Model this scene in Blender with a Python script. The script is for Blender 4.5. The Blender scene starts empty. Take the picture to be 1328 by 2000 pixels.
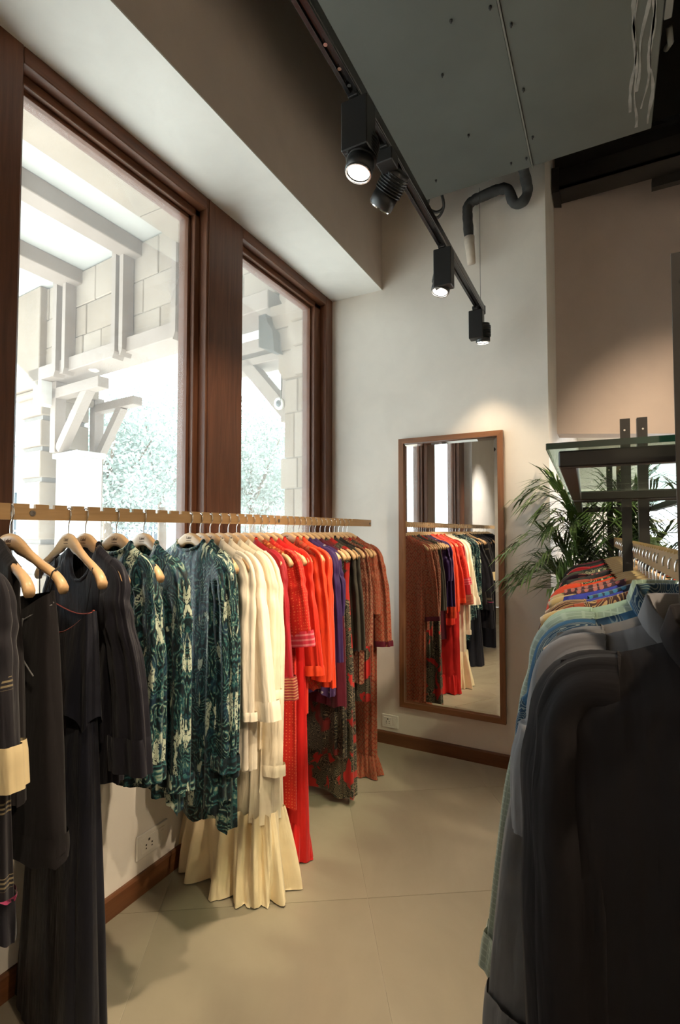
import bpy, math, random
from mathutils import Matrix, Vector

SC = bpy.context.scene
COL = SC.collection
R = math.radians

# ------------------------------------------------------------------ camera
CAM_H = 1.45
cd = bpy.data.cameras.new('camera')
cd.sensor_fit = 'VERTICAL'
cd.sensor_height = 36.0
cd.lens = 987.0 / 2000.0 * 36.0
cd.clip_start = 0.02
cam = bpy.data.objects.new('camera', cd)
COL.objects.link(cam)
cam.location = (0, 0, CAM_H)
cam.rotation_euler = (R(92.15), 0, math.atan2(523, 987))
SC.camera = cam

# ------------------------------------------------------------------ world, sun, exposure
world = bpy.data.worlds.new('world')
SC.world = world
world.use_nodes = True
bg = world.node_tree.nodes['Background']
bg.inputs[0].default_value = (0.84, 0.93, 1.0, 1)
bg.inputs[1].default_value = 4.6
sd = bpy.data.lights.new('sun', 'SUN')
sd.energy = 22.0
sd.angle = R(1.0)
sd.color = (1.0, 0.985, 0.95)
sun = bpy.data.objects.new('sun', sd)
COL.objects.link(sun)
sun.location = (-20, -6, 16)
sun.rotation_euler = Vector((.80, .25, -.545)).to_track_quat('-Z', 'Y').to_euler()
SC.view_settings.view_transform = 'Standard'
SC.view_settings.look = 'None'
SC.view_settings.gamma = 1.0
SC.view_settings.use_curve_mapping = False
SC.view_settings.exposure = 0.45
SC.cycles.max_bounces = 10
SC.cycles.diffuse_bounces = 5
SC.cycles.glossy_bounces = 5
SC.cycles.transparent_max_bounces = 16
SC.cycles.sample_clamp_indirect = 6.0
SC.cycles.caustics_reflective = False
SC.cycles.caustics_refractive = False

# ------------------------------------------------------------------ helpers
WM = {}


def link(o):
    COL.objects.link(o)
    return o


def tag(o, label=None, cat=None, group=None, kind=None):
    if label: o['label'] = label
    if cat: o['category'] = cat
    if group: o['group'] = group
    if kind: o['kind'] = kind
    return o


def empty(name, loc=(0, 0, 0), rz=0.0, label=None, cat=None, group=None, kind=None):
    o = link(bpy.data.objects.new(name, None))
    o.empty_display_size = 0.05
    o.location = loc
    o.rotation_euler = (0, 0, rz)
    WM[o.name] = Matrix.Translation(loc) @ Matrix.Rotation(rz, 4, 'Z')
    return tag(o, label, cat, group, kind)


class MB:
    """collects geometry; build() links it as one mesh object"""

    def __init__(self):
        self.v = []; self.f = []; self.uv = []

    def quad_grid(self, rows, closed=True, uvs=None):
        b = len(self.v); n = len(rows[0])
        for r in rows: self.v.extend(r)
        m = n if closed else n - 1
        for i in range(len(rows) - 1):
            for j in range(m):
                k = (j + 1) % n
                self.f.append((b + i * n + j, b + i * n + k, b + (i + 1) * n + k, b + (i + 1) * n + j))
        return self

    def cap(self, idx):
        self.f.append(tuple(idx)); return self

    def box(self, x0, x1, y0, y1, z0, z1, bev=0.0):
        if x0 > x1: x0, x1 = x1, x0
        if y0 > y1: y0, y1 = y1, y0
        if z0 > z1: z0, z1 = z1, z0
        b = len(self.v)
        if bev <= 0:
            self.v += [(x0, y0, z0), (x1, y0, z0), (x1, y1, z0), (x0, y1, z0),
                       (x0, y0, z1), (x1, y0, z1), (x1, y1, z1), (x0, y1, z1)]
            self.f += [tuple(b + i for i in q) for q in
                       ((3, 2, 1, 0), (4, 5, 6, 7), (0, 1, 5, 4), (1, 2, 6, 5), (2, 3, 7, 6), (3, 0, 4, 7))]
            return self
        e = min(bev, (x1 - x0) / 2.01, (y1 - y0) / 2.01, (z1 - z0) / 2.01)

        def ring(d, z):
            return [(x0 + e, y0 + d, z), (x1 - e, y0 + d, z), (x1 - d, y0 + e, z), (x1 - d, y1 - e, z),
                    (x1 - e, y1 - d, z), (x0 + e, y1 - d, z), (x0 + d, y1 - e, z), (x0 + d, y0 + e, z)]
        rows = [ring(e * .98, z0), ring(0, z0 + e), ring(0, z1 - e), ring(e * .98, z1)]
        self.quad_grid(rows)
        self.f.append(tuple(b + i for i in range(7, -1, -1)))
        self.f.append(tuple(b + 24 + i for i in range(8)))
        return self

    def bar(self, p, q, w, h, up=(0, 0, 1)):
        """rectangular bar from p to q, w across, h along 'up'"""
        p = Vector(p); q = Vector(q); d = (q - p).normalized(); u = Vector(up)
        s = d.cross(u).normalized(); u = s.cross(d).normalized()
        rows = []
        for c in (p, q):
            rows.append([tuple(c + s * (a * w / 2) + u * (b * h / 2)) for a, b in ((-1, -1), (1, -1), (1, 1), (-1, 1))])
        b = len(self.v)
        self.quad_grid(rows)
        self.f += [(b + 3, b + 2, b + 1, b), (b + 4, b + 5, b + 6, b + 7)]
        return self

    def tube(self, pts, r, n=8, cap=True):
        P = [Vector(p) for p in pts]; rows = []
        rr = r if isinstance(r, (list, tuple)) else [r] * len(P)
        ref = None
        for i, p in enumerate(P):
            t = (P[min(i + 1, len(P) - 1)] - P[max(i - 1, 0)]).normalized()
            if ref is None:
                ref = Vector((0, 0, 1)) if abs(t.z) < .9 else Vector((1, 0, 0))
            s = t.cross(ref).normalized(); ref = s.cross(t).normalized()
            rows.append([tuple(p + s * math.cos(2 * math.pi * k / n) * rr[i] + ref * math.sin(2 * math.pi * k / n) * rr[i]) for k in range(n)])
        b = len(self.v)
        self.quad_grid(rows)
        if cap:
            self.f.append(tuple(b + k for k in range(n - 1, -1, -1)))
            self.f.append(tuple(b + (len(P) - 1) * n + k for k in range(n)))
        return self

    def prism(self, poly, axis, a0, a1):
        """extrude a 2-D polygon along axis ('x','y','z')"""
        def mk(u, v, a):
            return {'x': (a, u, v), 'y': (u, a, v), 'z': (u, v, a)}[axis]
        b = len(self.v); n = len(poly)
        self.v += [mk(u, v, a0) for u, v in poly] + [mk(u, v, a1) for u, v in poly]
        for i in range(n):
            k = (i + 1) % n
            self.f.append((b + i, b + k, b + n + k, b + n + i))
        self.f.append(tuple(b + i for i in range(n - 1, -1, -1)))
        self.f.append(tuple(b + n + i for i in range(n)))
        return self

    def lathe(self, prof, c=(0, 0, 0), d=(0, 0, 1), n=20, cap=True):
        """profile of (radius, distance along d) spun about c, d"""
        d = Vector(d).normalized(); c = Vector(c)
        ref = Vector((0, 0, 1)) if abs(d.z) < .9 else Vector((1, 0, 0))
        s = d.cross(ref).normalized(); u = s.cross(d)
        rows = [[tuple(c + d * h + s * r * math.cos(2 * math.pi * k / n) + u * r * math.sin(2 * math.pi * k / n)) for k in range(n)] for r, h in prof]
        b = len(self.v)
        self.quad_grid(rows)
        if cap:
            self.f.append(tuple(b + k for k in range(n - 1, -1, -1)))
            self.f.append(tuple(b + (len(prof) - 1) * n + k for k in range(n)))
        return self

    def build(self, name, mat, parent=None, smooth=False, world=True, label=None, cat=None, group=None, kind=None, fix=True):
        v = self.v
        if parent is not None and world:
            inv = WM[parent.name].inverted()
            v = [tuple(inv @ Vector(p)) for p in v]
        me = bpy.data.meshes.new(name)
        me.from_pydata(v, [], self.f)
        if self.uv:
            ul = me.uv_layers.new(name='UVMap')
            uv = self.uv
            for lp in me.loops: ul.data[lp.index].uv = uv[lp.vertex_index]
        if fix:
            import bmesh
            bm = bmesh.new(); bm.from_mesh(me)
            bmesh.ops.recalc_face_normals(bm, faces=bm.faces)
            bm.to_mesh(me); bm.free()
        if smooth:
            me.polygons.foreach_set('use_smooth', [True] * len(me.polygons))
        me.materials.append(mat)
        o = link(bpy.data.objects.new(name, me))
        if parent is not None:
            o.parent = parent
            WM[o.name] = WM[parent.name]
        else:
            WM[o.name] = Matrix.Identity(4)
        return tag(o, label, cat, group, kind)


def instance(mesh, name, parent, loc=(0, 0, 0), rz=0.0):
    o = link(bpy.data.objects.new(name, mesh))
    o.parent = parent; o.location = loc; o.rotation_euler = (0, 0, rz)
    return o


# ------------------------------------------------------------------ materials
class NT:
    def __init__(self, name):
        self.m = bpy.data.materials.new(name); self.m.use_nodes = True
        self.t = self.m.node_tree; self.t.nodes.clear()
        self.out = self.t.nodes.new('ShaderNodeOutputMaterial')

    def n(self, ty, ins=None, **pr):
        nd = self.t.nodes.new('ShaderNode' + ty)
        for k, v in pr.items(): setattr(nd, k, v)
        for k, v in (ins or {}).items():
            if hasattr(v, 'is_output'): self.t.links.new(v, nd.inputs[k])
            else: nd.inputs[k].default_value = v
        return nd

    def uv(self): return self.n('TexCoord').outputs['UV']
    def obj(self): return self.n('TexCoord').outputs['Object']

    def noise(self, vec, scale, detail=3, rough=.55, dist=0.0):
        return self.n('TexNoise', {'Vector': vec, 'Scale': scale, 'Detail': detail, 'Roughness': rough, 'Distortion': dist})

    def ramp(self, fac, stops, interp='LINEAR'):
        nd = self.n('ValToRGB', {'Fac': fac}); cr = nd.color_ramp; cr.interpolation = interp
        while len(cr.elements) < len(stops): cr.elements.new(.5)
        for e, (p, c) in zip(cr.elements, stops):
            e.position = p; e.color = (c[0], c[1], c[2], 1) if hasattr(c, '__len__') else (c, c, c, 1)
        return nd.outputs['Color']

    def mix(self, fac, a, b, mode='MIX'):
        nd = self.n('Mix', data_type='RGBA', blend_type=mode)
        for k, v in ((0, fac), (6, a), (7, b)):
            if hasattr(v, 'is_output'): self.t.links.new(v, nd.inputs[k])
            else: nd.inputs[k].default_value = v if k == 0 else (v[0], v[1], v[2], 1)
        return nd.outputs[2]

    def math(self, op, a, b=0.0):
        nd = self.n('Math', operation=op)
        for k, v in ((0, a), (1, b)):
            if hasattr(v, 'is_output'): self.t.links.new(v, nd.inputs[k])
            else: nd.inputs[k].default_value = v
        return nd.outputs[0]

    def mapping(self, vec, scale=(1, 1, 1), rot=(0, 0, 0), loc=(0, 0, 0)):
        return self.n('Mapping', {'Vector': vec, 'Scale': scale, 'Rotation': rot, 'Location': loc}).outputs[0]

    def warp(self, vec, scale, amt):
        nz = self.noise(vec, scale, 2).outputs['Color']
        a = self.n('VectorMath', {0: nz, 1: (.5, .5, .5)}, operation='SUBTRACT').outputs[0]
        b = self.n('VectorMath', {0: a, 'Scale': amt}, operation='SCALE').outputs[0]
        return self.n('VectorMath', {0: vec, 1: b}, operation='ADD').outputs[0]

    def bump(self, h, strength, dist=.01):
        return self.n('Bump', {'Height': h, 'Strength': strength, 'Distance': dist}).outputs[0]

    def wrinkle(self, u, k=.30):
        a = self.noise(self.warp(self.mapping(u, (26, 5, 1)), 1.2, .5), 1.0, 3, .5).outputs[0]
        b = self.noise(self.mapping(u, (9, 11, 1), rot=(0, 0, .5)), 1.0, 2, .5).outputs[0]
        return self.bump(self.math('ADD', a, self.math('MULTIPLY', b, .45)), k, .02)

    def principled(self, col, rough=.6, metal=0.0, spec=.5, normal=None, sheen=0.0, sub=None, trans=0.0):
        p = self.n('BsdfPrincipled')
        def st(k, v):
            if hasattr(v, 'is_output'): self.t.links.new(v, p.inputs[k])
            else: p.inputs[k].default_value = v
        st('Base Color', col if hasattr(col, 'is_output') else (col[0], col[1], col[2], 1))
        st('Roughness', rough); st('Metallic', metal); st('Specular IOR Level', spec)
        if sheen: st('Sheen Weight', sheen)
        if normal is not None: st('Normal', normal)
        self.t.links.new(p.outputs[0], self.out.inputs[0])
        return self.m


def simple(name, c, rough=.6, metal=0, spec=.5, var=.12, scale=6, bump=0.0, bscale=60):
    t = NT(name); o = t.obj()
    nz = t.noise(o, scale, 4).outputs[0]
    lo = [x * (1 - var) for x in c]; hi = [min(1, x * (1 + var)) for x in c]
    nm = None
    if bump: nm = t.bump(t.noise(o, bscale, 3).outputs[0], bump, .004)
    return t.principled(t.ramp(nz, [(.3, lo), (.7, hi)]), rough, metal, spec, nm)


def plaster(name, c, var=.06, bump=.12):
    t = NT(name); o = t.obj()
    n1 = t.noise(t.warp(o, 2.0, .6), 2.2, 5, .6).outputs[0]
    lo = [x * (1 - var) for x in c]; hi = [min(1, x * (1 + var)) for x in c]
    rg = t.ramp(t.noise(o, 5, 4).outputs[0], [(.3, .42), (.7, .62)])
    return t.principled(t.ramp(n1, [(.3, lo), (.7, hi)]), rg, 0, .4, t.bump(t.noise(o, 14, 5, .6).outputs[0], bump, .01))


def wood(name, c1, c2, axis='z', rough=.45, scale=1.0):
    t = NT(name); o = t.obj()
    s = {'x': (1.5, 22, 22), 'y': (22, 1.5, 22), 'z': (22, 22, 1.5)}[axis]
    m = t.mapping(o, tuple(k * scale for k in s))
    n1 = t.noise(m, 1.6, 5, .6, .8).outputs[0]
    n2 = t.noise(m, 7, 3, .6).outputs[0]
    c = t.mix(t.math('MULTIPLY', n2, .35), t.ramp(n1, [(.3, c1), (.72, c2)]), [x * .55 for x in c1])
    return t.principled(c, rough, 0, .4, t.bump(n1, .08, .003))


def cloth(name, c, rough=.8, sheen=.15, var=.1, weave=900, bump=.06):
    t = NT(name); u = t.uv()
    n1 = t.noise(u, 9, 3).outputs[0]
    lo = [x * (1 - var) for x in c]; hi = [min(1, x * (1 + var)) for x in c]
    return t.principled(t.ramp(n1, [(.3, lo), (.7, hi)]), rough, 0, .25, t.wrinkle(u, .35 if rough > .6 else .5), sheen)


def cloth_teal(name, seed=0.0):
    t = NT(name); u = t.mapping(t.uv(), (1.35, 1, 1), loc=(seed, seed * .7, 0))
    w = t.warp(u, 6, .22)
    vo = t.n('TexVoronoi', {'Vector': w, 'Scale': 13.0, 'Randomness': 1.0})
    ring = t.math('SINE', t.math('MULTIPLY', vo.outputs['Distance'], 34.0))
    fine = t.noise(t.warp(u, 30, .05), 95, 3, .6).outputs[0]
    area = t.noise(w, 8, 2).outputs[0]
    k = t.math('ADD', t.math('MULTIPLY', t.math('MULTIPLY', ring, area), .38), fine)
    base = t.ramp(k, [(.30, (.002, .007, .011)), (.47, (.004, .020, .026)), (.58, (.012, .070, .085)), (.69, (.030, .11, .10)), (.80, (.24, .30, .22))])
    blue = t.noise(u, 13, 2).outputs[0]
    base = t.mix(t.math('MULTIPLY', t.math('GREATER_THAN', blue, .60), .45), base, (.008, .034, .075))
    big = t.noise(t.warp(t.mapping(u, (1.7, .62, 1)), 7, .12), 11, 2, .5).outputs[0]
    pm = t.ramp(big, [(.59, 0.0), (.61, 1.0)])
    pm2 = t.math('MULTIPLY', t.n('RGBToBW', {0: pm}).outputs[0], t.math('GREATER_THAN', fine, .45))
    c = t.mix(pm2, base, (.44, .50, .39))
    return t.principled(c, .55, 0, .3, t.wrinkle(t.uv(), .4), .05)


def cloth_dots(name, base, dot, scale=70, size=.28, rough=.75):
    t = NT(name); u = t.uv()
    vo = t.n('TexVoronoi', {'Vector': u, 'Scale': scale, 'Randomness': .25})
    m = t.math('LESS_THAN', vo.outputs['Distance'], size)
    nz = t.noise(u, 8, 3).outputs[0]
    b = t.ramp(nz, [(.3, [x * .85 for x in base]), (.7, [min(1, x * 1.1) for x in base])])
    return t.principled(t.mix(m, b, dot), rough, 0, .3, t.wrinkle(t.uv()), .1)


def cloth_smallprint(name, c1, c2, c3, scale=60):
    t = NT(name); u = t.mapping(t.uv(), (1, .8, 1), rot=(0, 0, .78))
    vo = t.n('TexVoronoi', {'Vector': u, 'Scale': scale, 'Randomness': .35}, distance='CHEBYCHEV')
    c = t.ramp(vo.outputs['Distance'], [(.0, c3), (.16, c2), (.34, c1), (.55, [x * .5 for x in c1])])
    return t.principled(c, .75, 0, .3, t.wrinkle(t.uv()), .1)


def cloth_paisley(name, red, dark, line, seed=0.0, scale=5.0, thr=.5):
    t = NT(name); u = t.mapping(t.uv(), (1.2, .8, 1), loc=(seed, seed, 0))
    w = t.warp(u, 7, .2)
    big = t.noise(w, scale, 2, .5).outputs[0]
    vo = t.n('TexVoronoi', {'Vector': w, 'Scale': scale * 3.0})
    ring = t.math('SINE', t.math('MULTIPLY', vo.outputs['Distance'], 40.0))
    fine = t.noise(u, 90, 2).outputs[0]
    d = t.mix(t.math('GREATER_THAN', t.math('ADD', ring, t.math('MULTIPLY', fine, .8)), .95), dark, line)
    m = t.ramp(big, [(thr - .01, 0.0), (thr + .02, 1.0)])
    mm = t.n('RGBToBW', {0: m}).outputs[0]
    return t.principled(t.mix(mm, d, red), .7, 0, .3, t.wrinkle(t.uv()), .1)


def cloth_check(name, c1, c2, scale=26.0):
    t = NT(name); u = t.uv()
    wx = t.n('TexWave', {'Vector': u, 'Scale': scale, 'Distortion': .4, 'Detail': 1.0}, bands_direction='X').outputs[0]
    wy = t.n('TexWave', {'Vector': u, 'Scale': scale, 'Distortion': .4, 'Detail': 1.0}, bands_direction='Y').outputs[0]
    k = t.math('MAXIMUM', wx, wy)
    return t.principled(t.ramp(k, [(.82, c1), (.97, c2)]), .8, 0, .3, t.wrinkle(t.uv()), .15)


def cloth_embroid(name, base, thread, accent):
    t = NT(name); u = t.uv()
    sep = t.n('SeparateXYZ', {0: u})
    fine = t.math('GREATER_THAN', t.math('SINE', t.math('MULTIPLY', sep.outputs[1], 700.0)), .2)
    # two bands of stitched lines at set distances down the cloth, broken into patches
    bandn = t.math('GREATER_THAN', t.math('SINE', t.math('MULTIPLY', sep.outputs[1], 42.0)), .86)
    patch = t.math('GREATER_THAN', t.noise(t.mapping(u, (14, 5, 1)), 1, 1).outputs[0], .53)
    m = t.math('MULTIPLY', t.math('MULTIPLY', fine, bandn), patch)
    c = t.mix(m, base, thread)
    return t.principled(c, .8, 0, .3, t.wrinkle(t.uv()), .15)


def cloth_stripe(name, c1, c2, freq=500.0):
    t = NT(name); sep = t.n('SeparateXYZ', {0: t.uv()})
    s = t.math('SINE', t.math('MULTIPLY', sep.outputs[1], freq))
    return t.principled(t.ramp(s, [(.35, c1), (.6, c2)]), .75, 0, .3, t.wrinkle(t.uv()), .1)


def metal(name, c, rough=.35):
    return simple(name, c, rough, 1.0, .5, .08, 9)


def emitter(name, c, s):
    t = NT(name); e = t.n('Emission', {'Color': (c[0], c[1], c[2], 1), 'Strength': s})
    t.t.links.new(e.outputs[0], t.out.inputs[0]); return t.m


def pane_glass(name, tint=(1, 1, 1), dust_glare=.05, refl=.06):
    t = NT(name)
    tr = t.n('BsdfTransparent', {'Color': (tint[0], tint[1], tint[2], 1)})
    gl = t.n('BsdfGlossy', {'Color': (1, 1, 1, 1), 'Roughness': .01})
    lw = t.n('LayerWeight', {'Blend': .25})
    f = t.math('ADD', t.math('MULTIPLY', lw.outputs['Fresnel'], .35), refl * .4)
    a = t.n('MixShader', {0: f, 1: tr.outputs[0], 2: gl.outputs[0]})
    last = a.outputs[0]
    if dust_glare:  # translucent mix: dust film plus a glare veil put into the glass
        o = t.obj()
        nz = t.noise(t.warp(o, 1.5, .6), 3.0, 4).outputs[0]
        d = t.ramp(nz, [(.35, dust_glare * .75), (.7, dust_glare * 1.25)])
        tl = t.n('BsdfTranslucent', {'Color': (1, 1, 1, 1)})
        b = t.n('MixShader', {0: d, 1: last, 2: tl.outputs[0]})
        last = b.outputs[0]
    t.t.links.new(last, t.out.inputs[0]); return t.m


def stone_mat(name, c, var=.18):
    t = NT(name); o = t.obj()
    n1 = t.noise(t.warp(o, 1.2, .5), 1.6, 6, .65).outputs[0]
    n2 = t.noise(o, 18, 4).outputs[0]
    lo = [c[0] * (1 - var), c[1] * (1 - var * 1.05), c[2] * (1 - var * 1.15)]
    c1 = t.ramp(n1, [(.3, lo), (.65, c)])
    c2 = t.mix(t.math('MULTIPLY', n2, .25), c1, [x * .7 for x in c])
    return t.principled(c2, .85, 0, .3, t.bump(n2, .25, .01))


M = {}
M['plaster'] = plaster('plaster_white', (.74, .70, .64))
M['plaster_back'] = plaster('plaster_warm_white', (.72, .67, .60))
M['plaster_pink'] = plaster('plaster_taupe', (.58, .47, .41))
M['soffit'] = plaster('plaster_soffit', (.83, .83, .80))
M['bulk'] = plaster('plaster_taupe_bulkhead', (.66, .56, .49))
M['black_paint'] = simple('black_ceiling_paint', (.012, .011, .009), .8)
M['mahogany'] = wood('mahogany', (.095, .036, .018), (.19, .078, .040), 'z', .38)
M['mahogany_y'] = wood('mahogany_horizontal', (.095, .036, .018), (.20, .082, .042), 'y', .38)
M['base_y'] = wood('skirting_wood', (.10, .036, .014), (.19, .075, .03), 'y', .4)
M['base_x'] = wood('skirting_wood_back', (.10, .036, .014), (.19, .075, .03), 'x', .4)
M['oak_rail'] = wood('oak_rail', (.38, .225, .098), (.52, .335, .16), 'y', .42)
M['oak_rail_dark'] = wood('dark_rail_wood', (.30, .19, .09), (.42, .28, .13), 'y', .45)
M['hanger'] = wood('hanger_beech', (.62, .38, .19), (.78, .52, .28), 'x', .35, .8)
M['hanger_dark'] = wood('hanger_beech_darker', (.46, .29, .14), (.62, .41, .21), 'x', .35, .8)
M['mirror_frame'] = wood('mirror_frame_wood', (.16, .062, .024), (.30, .13, .055), 'z', .38)
M['mirror_frame_x'] = wood('mirror_frame_wood_horizontal', (.16, .062, .024), (.30, .13, .055), 'x', .38)
M['chrome'] = metal('chrome_wire', (.72, .71, .70), .18)
M['steel_black'] = simple('black_powder_coat', (.022, .019, .017), .42)
M['fixture'] = simple('fixture_black', (.012, .012, .012), .38)
M['track'] = simple('track_black', (.016, .015, .015), .25)
M['duct'] = simple('galvanised_duct', (.115, .125, .115), .48, .45, .5, .14, 1.4)
M['duct_seam'] = simple('duct_seam', (.20, .20, .185), .5, .5)
M['sealant'] = simple('duct_sealant', (.26, .25, .23), .7, 0, .4, .3, 14)
M['screw'] = simple('dark_screw', (.03, .03, .03), .5, .5)
M['pipe'] = simple('pipe_lagging', (.04, .042, .042), .7, 0, .3, .35, 12, .3)
M['tape'] = simple('plaster_tape', (.55, .48, .40), .8, 0, .3, .12, 20, .3)
M['lens'] = emitter('lamp_lens', (1.0, .93, .80), 9.0)
M['mirror'] = NT('mirror_silver').principled((.90, .91, .90), .0, 1.0)
M['glass'] = pane_glass('window_glass', (.97, 1, .985), .032, .05)
M['glass_shelf'] = pane_glass('shelf_glass', (.84, .93, .88), 0, .12)
M['glass_edge'] = simple('shelf_glass_edge', (.012, .045, .03), .1)
M['white_plastic'] = simple('white_plastic', (.78, .75, .69), .35, 0, .5, .03)
M['socket_hole'] = simple('socket_hole', (.03, .025, .02), .6)
M['grout'] = simple('floor_grout', (.33, .29, .22), .8)
M['bolt'] = metal('bolt_steel', (.30, .27, .24), .4)
M['ink'] = simple('hanger_ink', (.10, .045, .02), .7)


def floor_material():
    t = NT('grey_limestone'); o = t.obj()
    w = t.warp(o, .8, .8)
    n1 = t.noise(w, 1.5, 6, .6).outputs[0]
    n2 = t.noise(t.mapping(w, (1, 3.5, 1)), 3.0, 5, .6).outputs[0]
    n3 = t.noise(o, 40, 3).outputs[0]
    c = t.ramp(n1, [(.3, (.262, .226, .166)), (.7, (.33, .288, .215))])
    c = t.mix(t.math('MULTIPLY', n2, .35), c, (.205, .182, .143))
    rg = t.ramp(n2, [(.3, .28), (.7, .42)])
    return t.principled(c, rg, 0, .5, t.bump(n3, .03, .002))


M['floor'] = floor_material()

# ------------------------------------------------------------------ room shell
XW = -1.68      # lower left wall face
XF = -1.79      # front of the window frames
XG = -1.89      # glass
XB = -1.39      # face of the bulkhead over the windows
YB = 3.26       # back wall face
ZS = 3.168      # soffit over the windows
ZC = 4.75       # black ceiling

floor = MB().box(-1.95, 3.2, -3.6, 9.0, -.10, -.0016).build('floor', M['grout'], kind='structure')
# large slabs laid on the diagonal
ta = Vector((.543, -.840, 0)); tb = Vector((.840, .543, 0)); tc = Vector((-.865, 1.865, 0)); TS = .80
slab = MB().box(.0006, TS - .0006, .0006, TS - .0006, -.03, 0, .0008)
sm = None
ang = math.atan2(ta.y, ta.x)
for i in range(-6, 9):
    for j in range(-6, 9):
        p = tc + ta * (i * TS) + tb * (j * TS)
        c = p + (ta + tb) * (TS / 2)
        if not (-2.1 < c.x < 3.4 and -1.6 < c.y < 7.4): continue
        inside = all(-1.94 < q.x < 3.1 for q in (p, p + ta * TS, p + tb * TS, p + (ta + tb) * TS))
        if not inside:
            # cut slab at the wall line
            poly = [p + ta * .0015 + tb * .0015, p + ta * (TS - .0015) + tb * .0015, p + ta * (TS - .0015) + tb * (TS - .0015), p + ta * .0015 + tb * (TS - .0015)]
            for lim, sg in ((-1.94, 1), (3.1, -1)):
                out = []
                for k in range(len(poly)):
                    a, b2 = poly[k], poly[(k + 1) % len(poly)]
                    ina = sg * (a.x - lim) >= 0; inb = sg * (b2.x - lim) >= 0
                    if ina: out.append(a)
                    if ina != inb:
                        s = (lim - a.x) / (b2.x - a.x); out.append(a + (b2 - a) * s)
                poly = out
                if len(poly) < 3: break
            if len(poly) < 3: continue
            MB().prism([(q.x, q.y) for q in poly], 'z', -.03, 0).build('floor_tile', M['floor'], floor)
        elif sm is None:
            o = slab.build('floor_tile', M['floor'], floor, world=False)
            o.location = p; o.rotation_euler = (0, 0, ang); sm = o.data
        else:
            instance(sm, 'floor_tile', floor, p, ang)

wl = empty('wall_left', (XW, 0, 0), kind='structure')
MB().box(-1.95, XW, -.66, YB, 0, .80).build('sill_wall', M['plaster'], wl)
MB().box(-1.95, XW, -3.6, -.66, 0, ZC).build('plain_wall', M['plaster'], wl)
MB().box(-1.95, XB, -.66, YB, ZS, ZC).build('bulkhead', M['bulk'], wl)
MB().box(-1.945, XB + .0005, -.66, YB, ZS - .006, ZS + .001).build('soffit', M['soffit'], wl)
MB().box(-1.95, -.305, YB, 3.86, 0, ZC).build('wall_back', M['plaster_back'], kind='structure')
MB().box(3.1, 3.25, -3.6, 9.0, 0, ZC).build('wall_right', M['plaster'], kind='structure')
MB().box(-1.95, 3.25, -3.75, -3.6, 0, ZC).build('wall_rear', M['plaster'], kind='structure')
MB().box(-1.95, 3.25, -3.75, 9.15, ZC, ZC + .2).build('ceiling', M['black_paint'], kind='structure')
MB().box(-.78, -.305, 3.86, 9.0, 0, ZC).build('wall_passage', M['plaster'], kind='structure')
# taupe header wall over the opening behind the back wall, turned towards the shop
hw = empty('wall_header', (-.305, 3.86, 0), R(27.0), kind='structure')
MB().box(0, 3.75, 0, .16, 2.137, ZC).build('header_panel', M['plaster_pink'], hw, world=False)
# far room behind it: pale wall with a window
fw = empty('wall_far', (0, 7.0, 0), kind='structure')
MB().box(-.4, .36, 7.0, 7.15, 0, ZC).build('far_wall_panel', M['plaster'], fw)
MB().box(.36, 3.1, 7.0, 7.15, 2.36, ZC).build('far_wall_panel', M['plaster'], fw)
MB().box(.36, 3.1, 7.0, 7.15, 0, 1.05).build('far_wall_panel', M['plaster'], fw)
MB().box(-.305, 3.1, 5.2, 7.0, 2.55, 2.65).build('far_ceiling', M['plaster'], fw)
w4 = empty('window_4', (1.7, 7.05, 1.05), kind='structure')
for x in (.36, 1.2, 2.1, 3.04): MB().box(x, x + .05, 7.03, 7.10, 1.05, 2.36, .004).build('window_frame', M['white_plastic'], w4)
for z in (1.05, 1.55, 2.31): MB().box(.36, 3.1, 7.035, 7.095, z, z + .04, .004).build('window_frame', M['white_plastic'], w4)
MB().box(.36, 3.1, 7.06, 7.066, 1.05, 2.36).build('window_pane', pane_glass('far_window_glass', (1, 1, 1), .02), w4)

# skirting boards
MB().prism([(XW, 0), (XW + .016, 0), (XW + .016, .074), (XW + .010, .082), (XW, .082)], 'y', -3.6, YB).build('baseboard_left', M['base_y'], kind='structure')
MB().prism([(YB, 0), (YB - .016, 0), (YB - .016, .074), (YB - .010, .082), (YB, .082)], 'x', XW + .016, -.305).build('baseboard_back', M['base_x'], kind='structure')

# ------------------------------------------------------------------ windows with mahogany frames
def stepped_post(name, y0, y1, parent, left=True, right=True):
    MB().box(-1.96, XF, y0, y1, .80, ZS, .004).build(name, M['mahogany'], parent)


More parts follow.
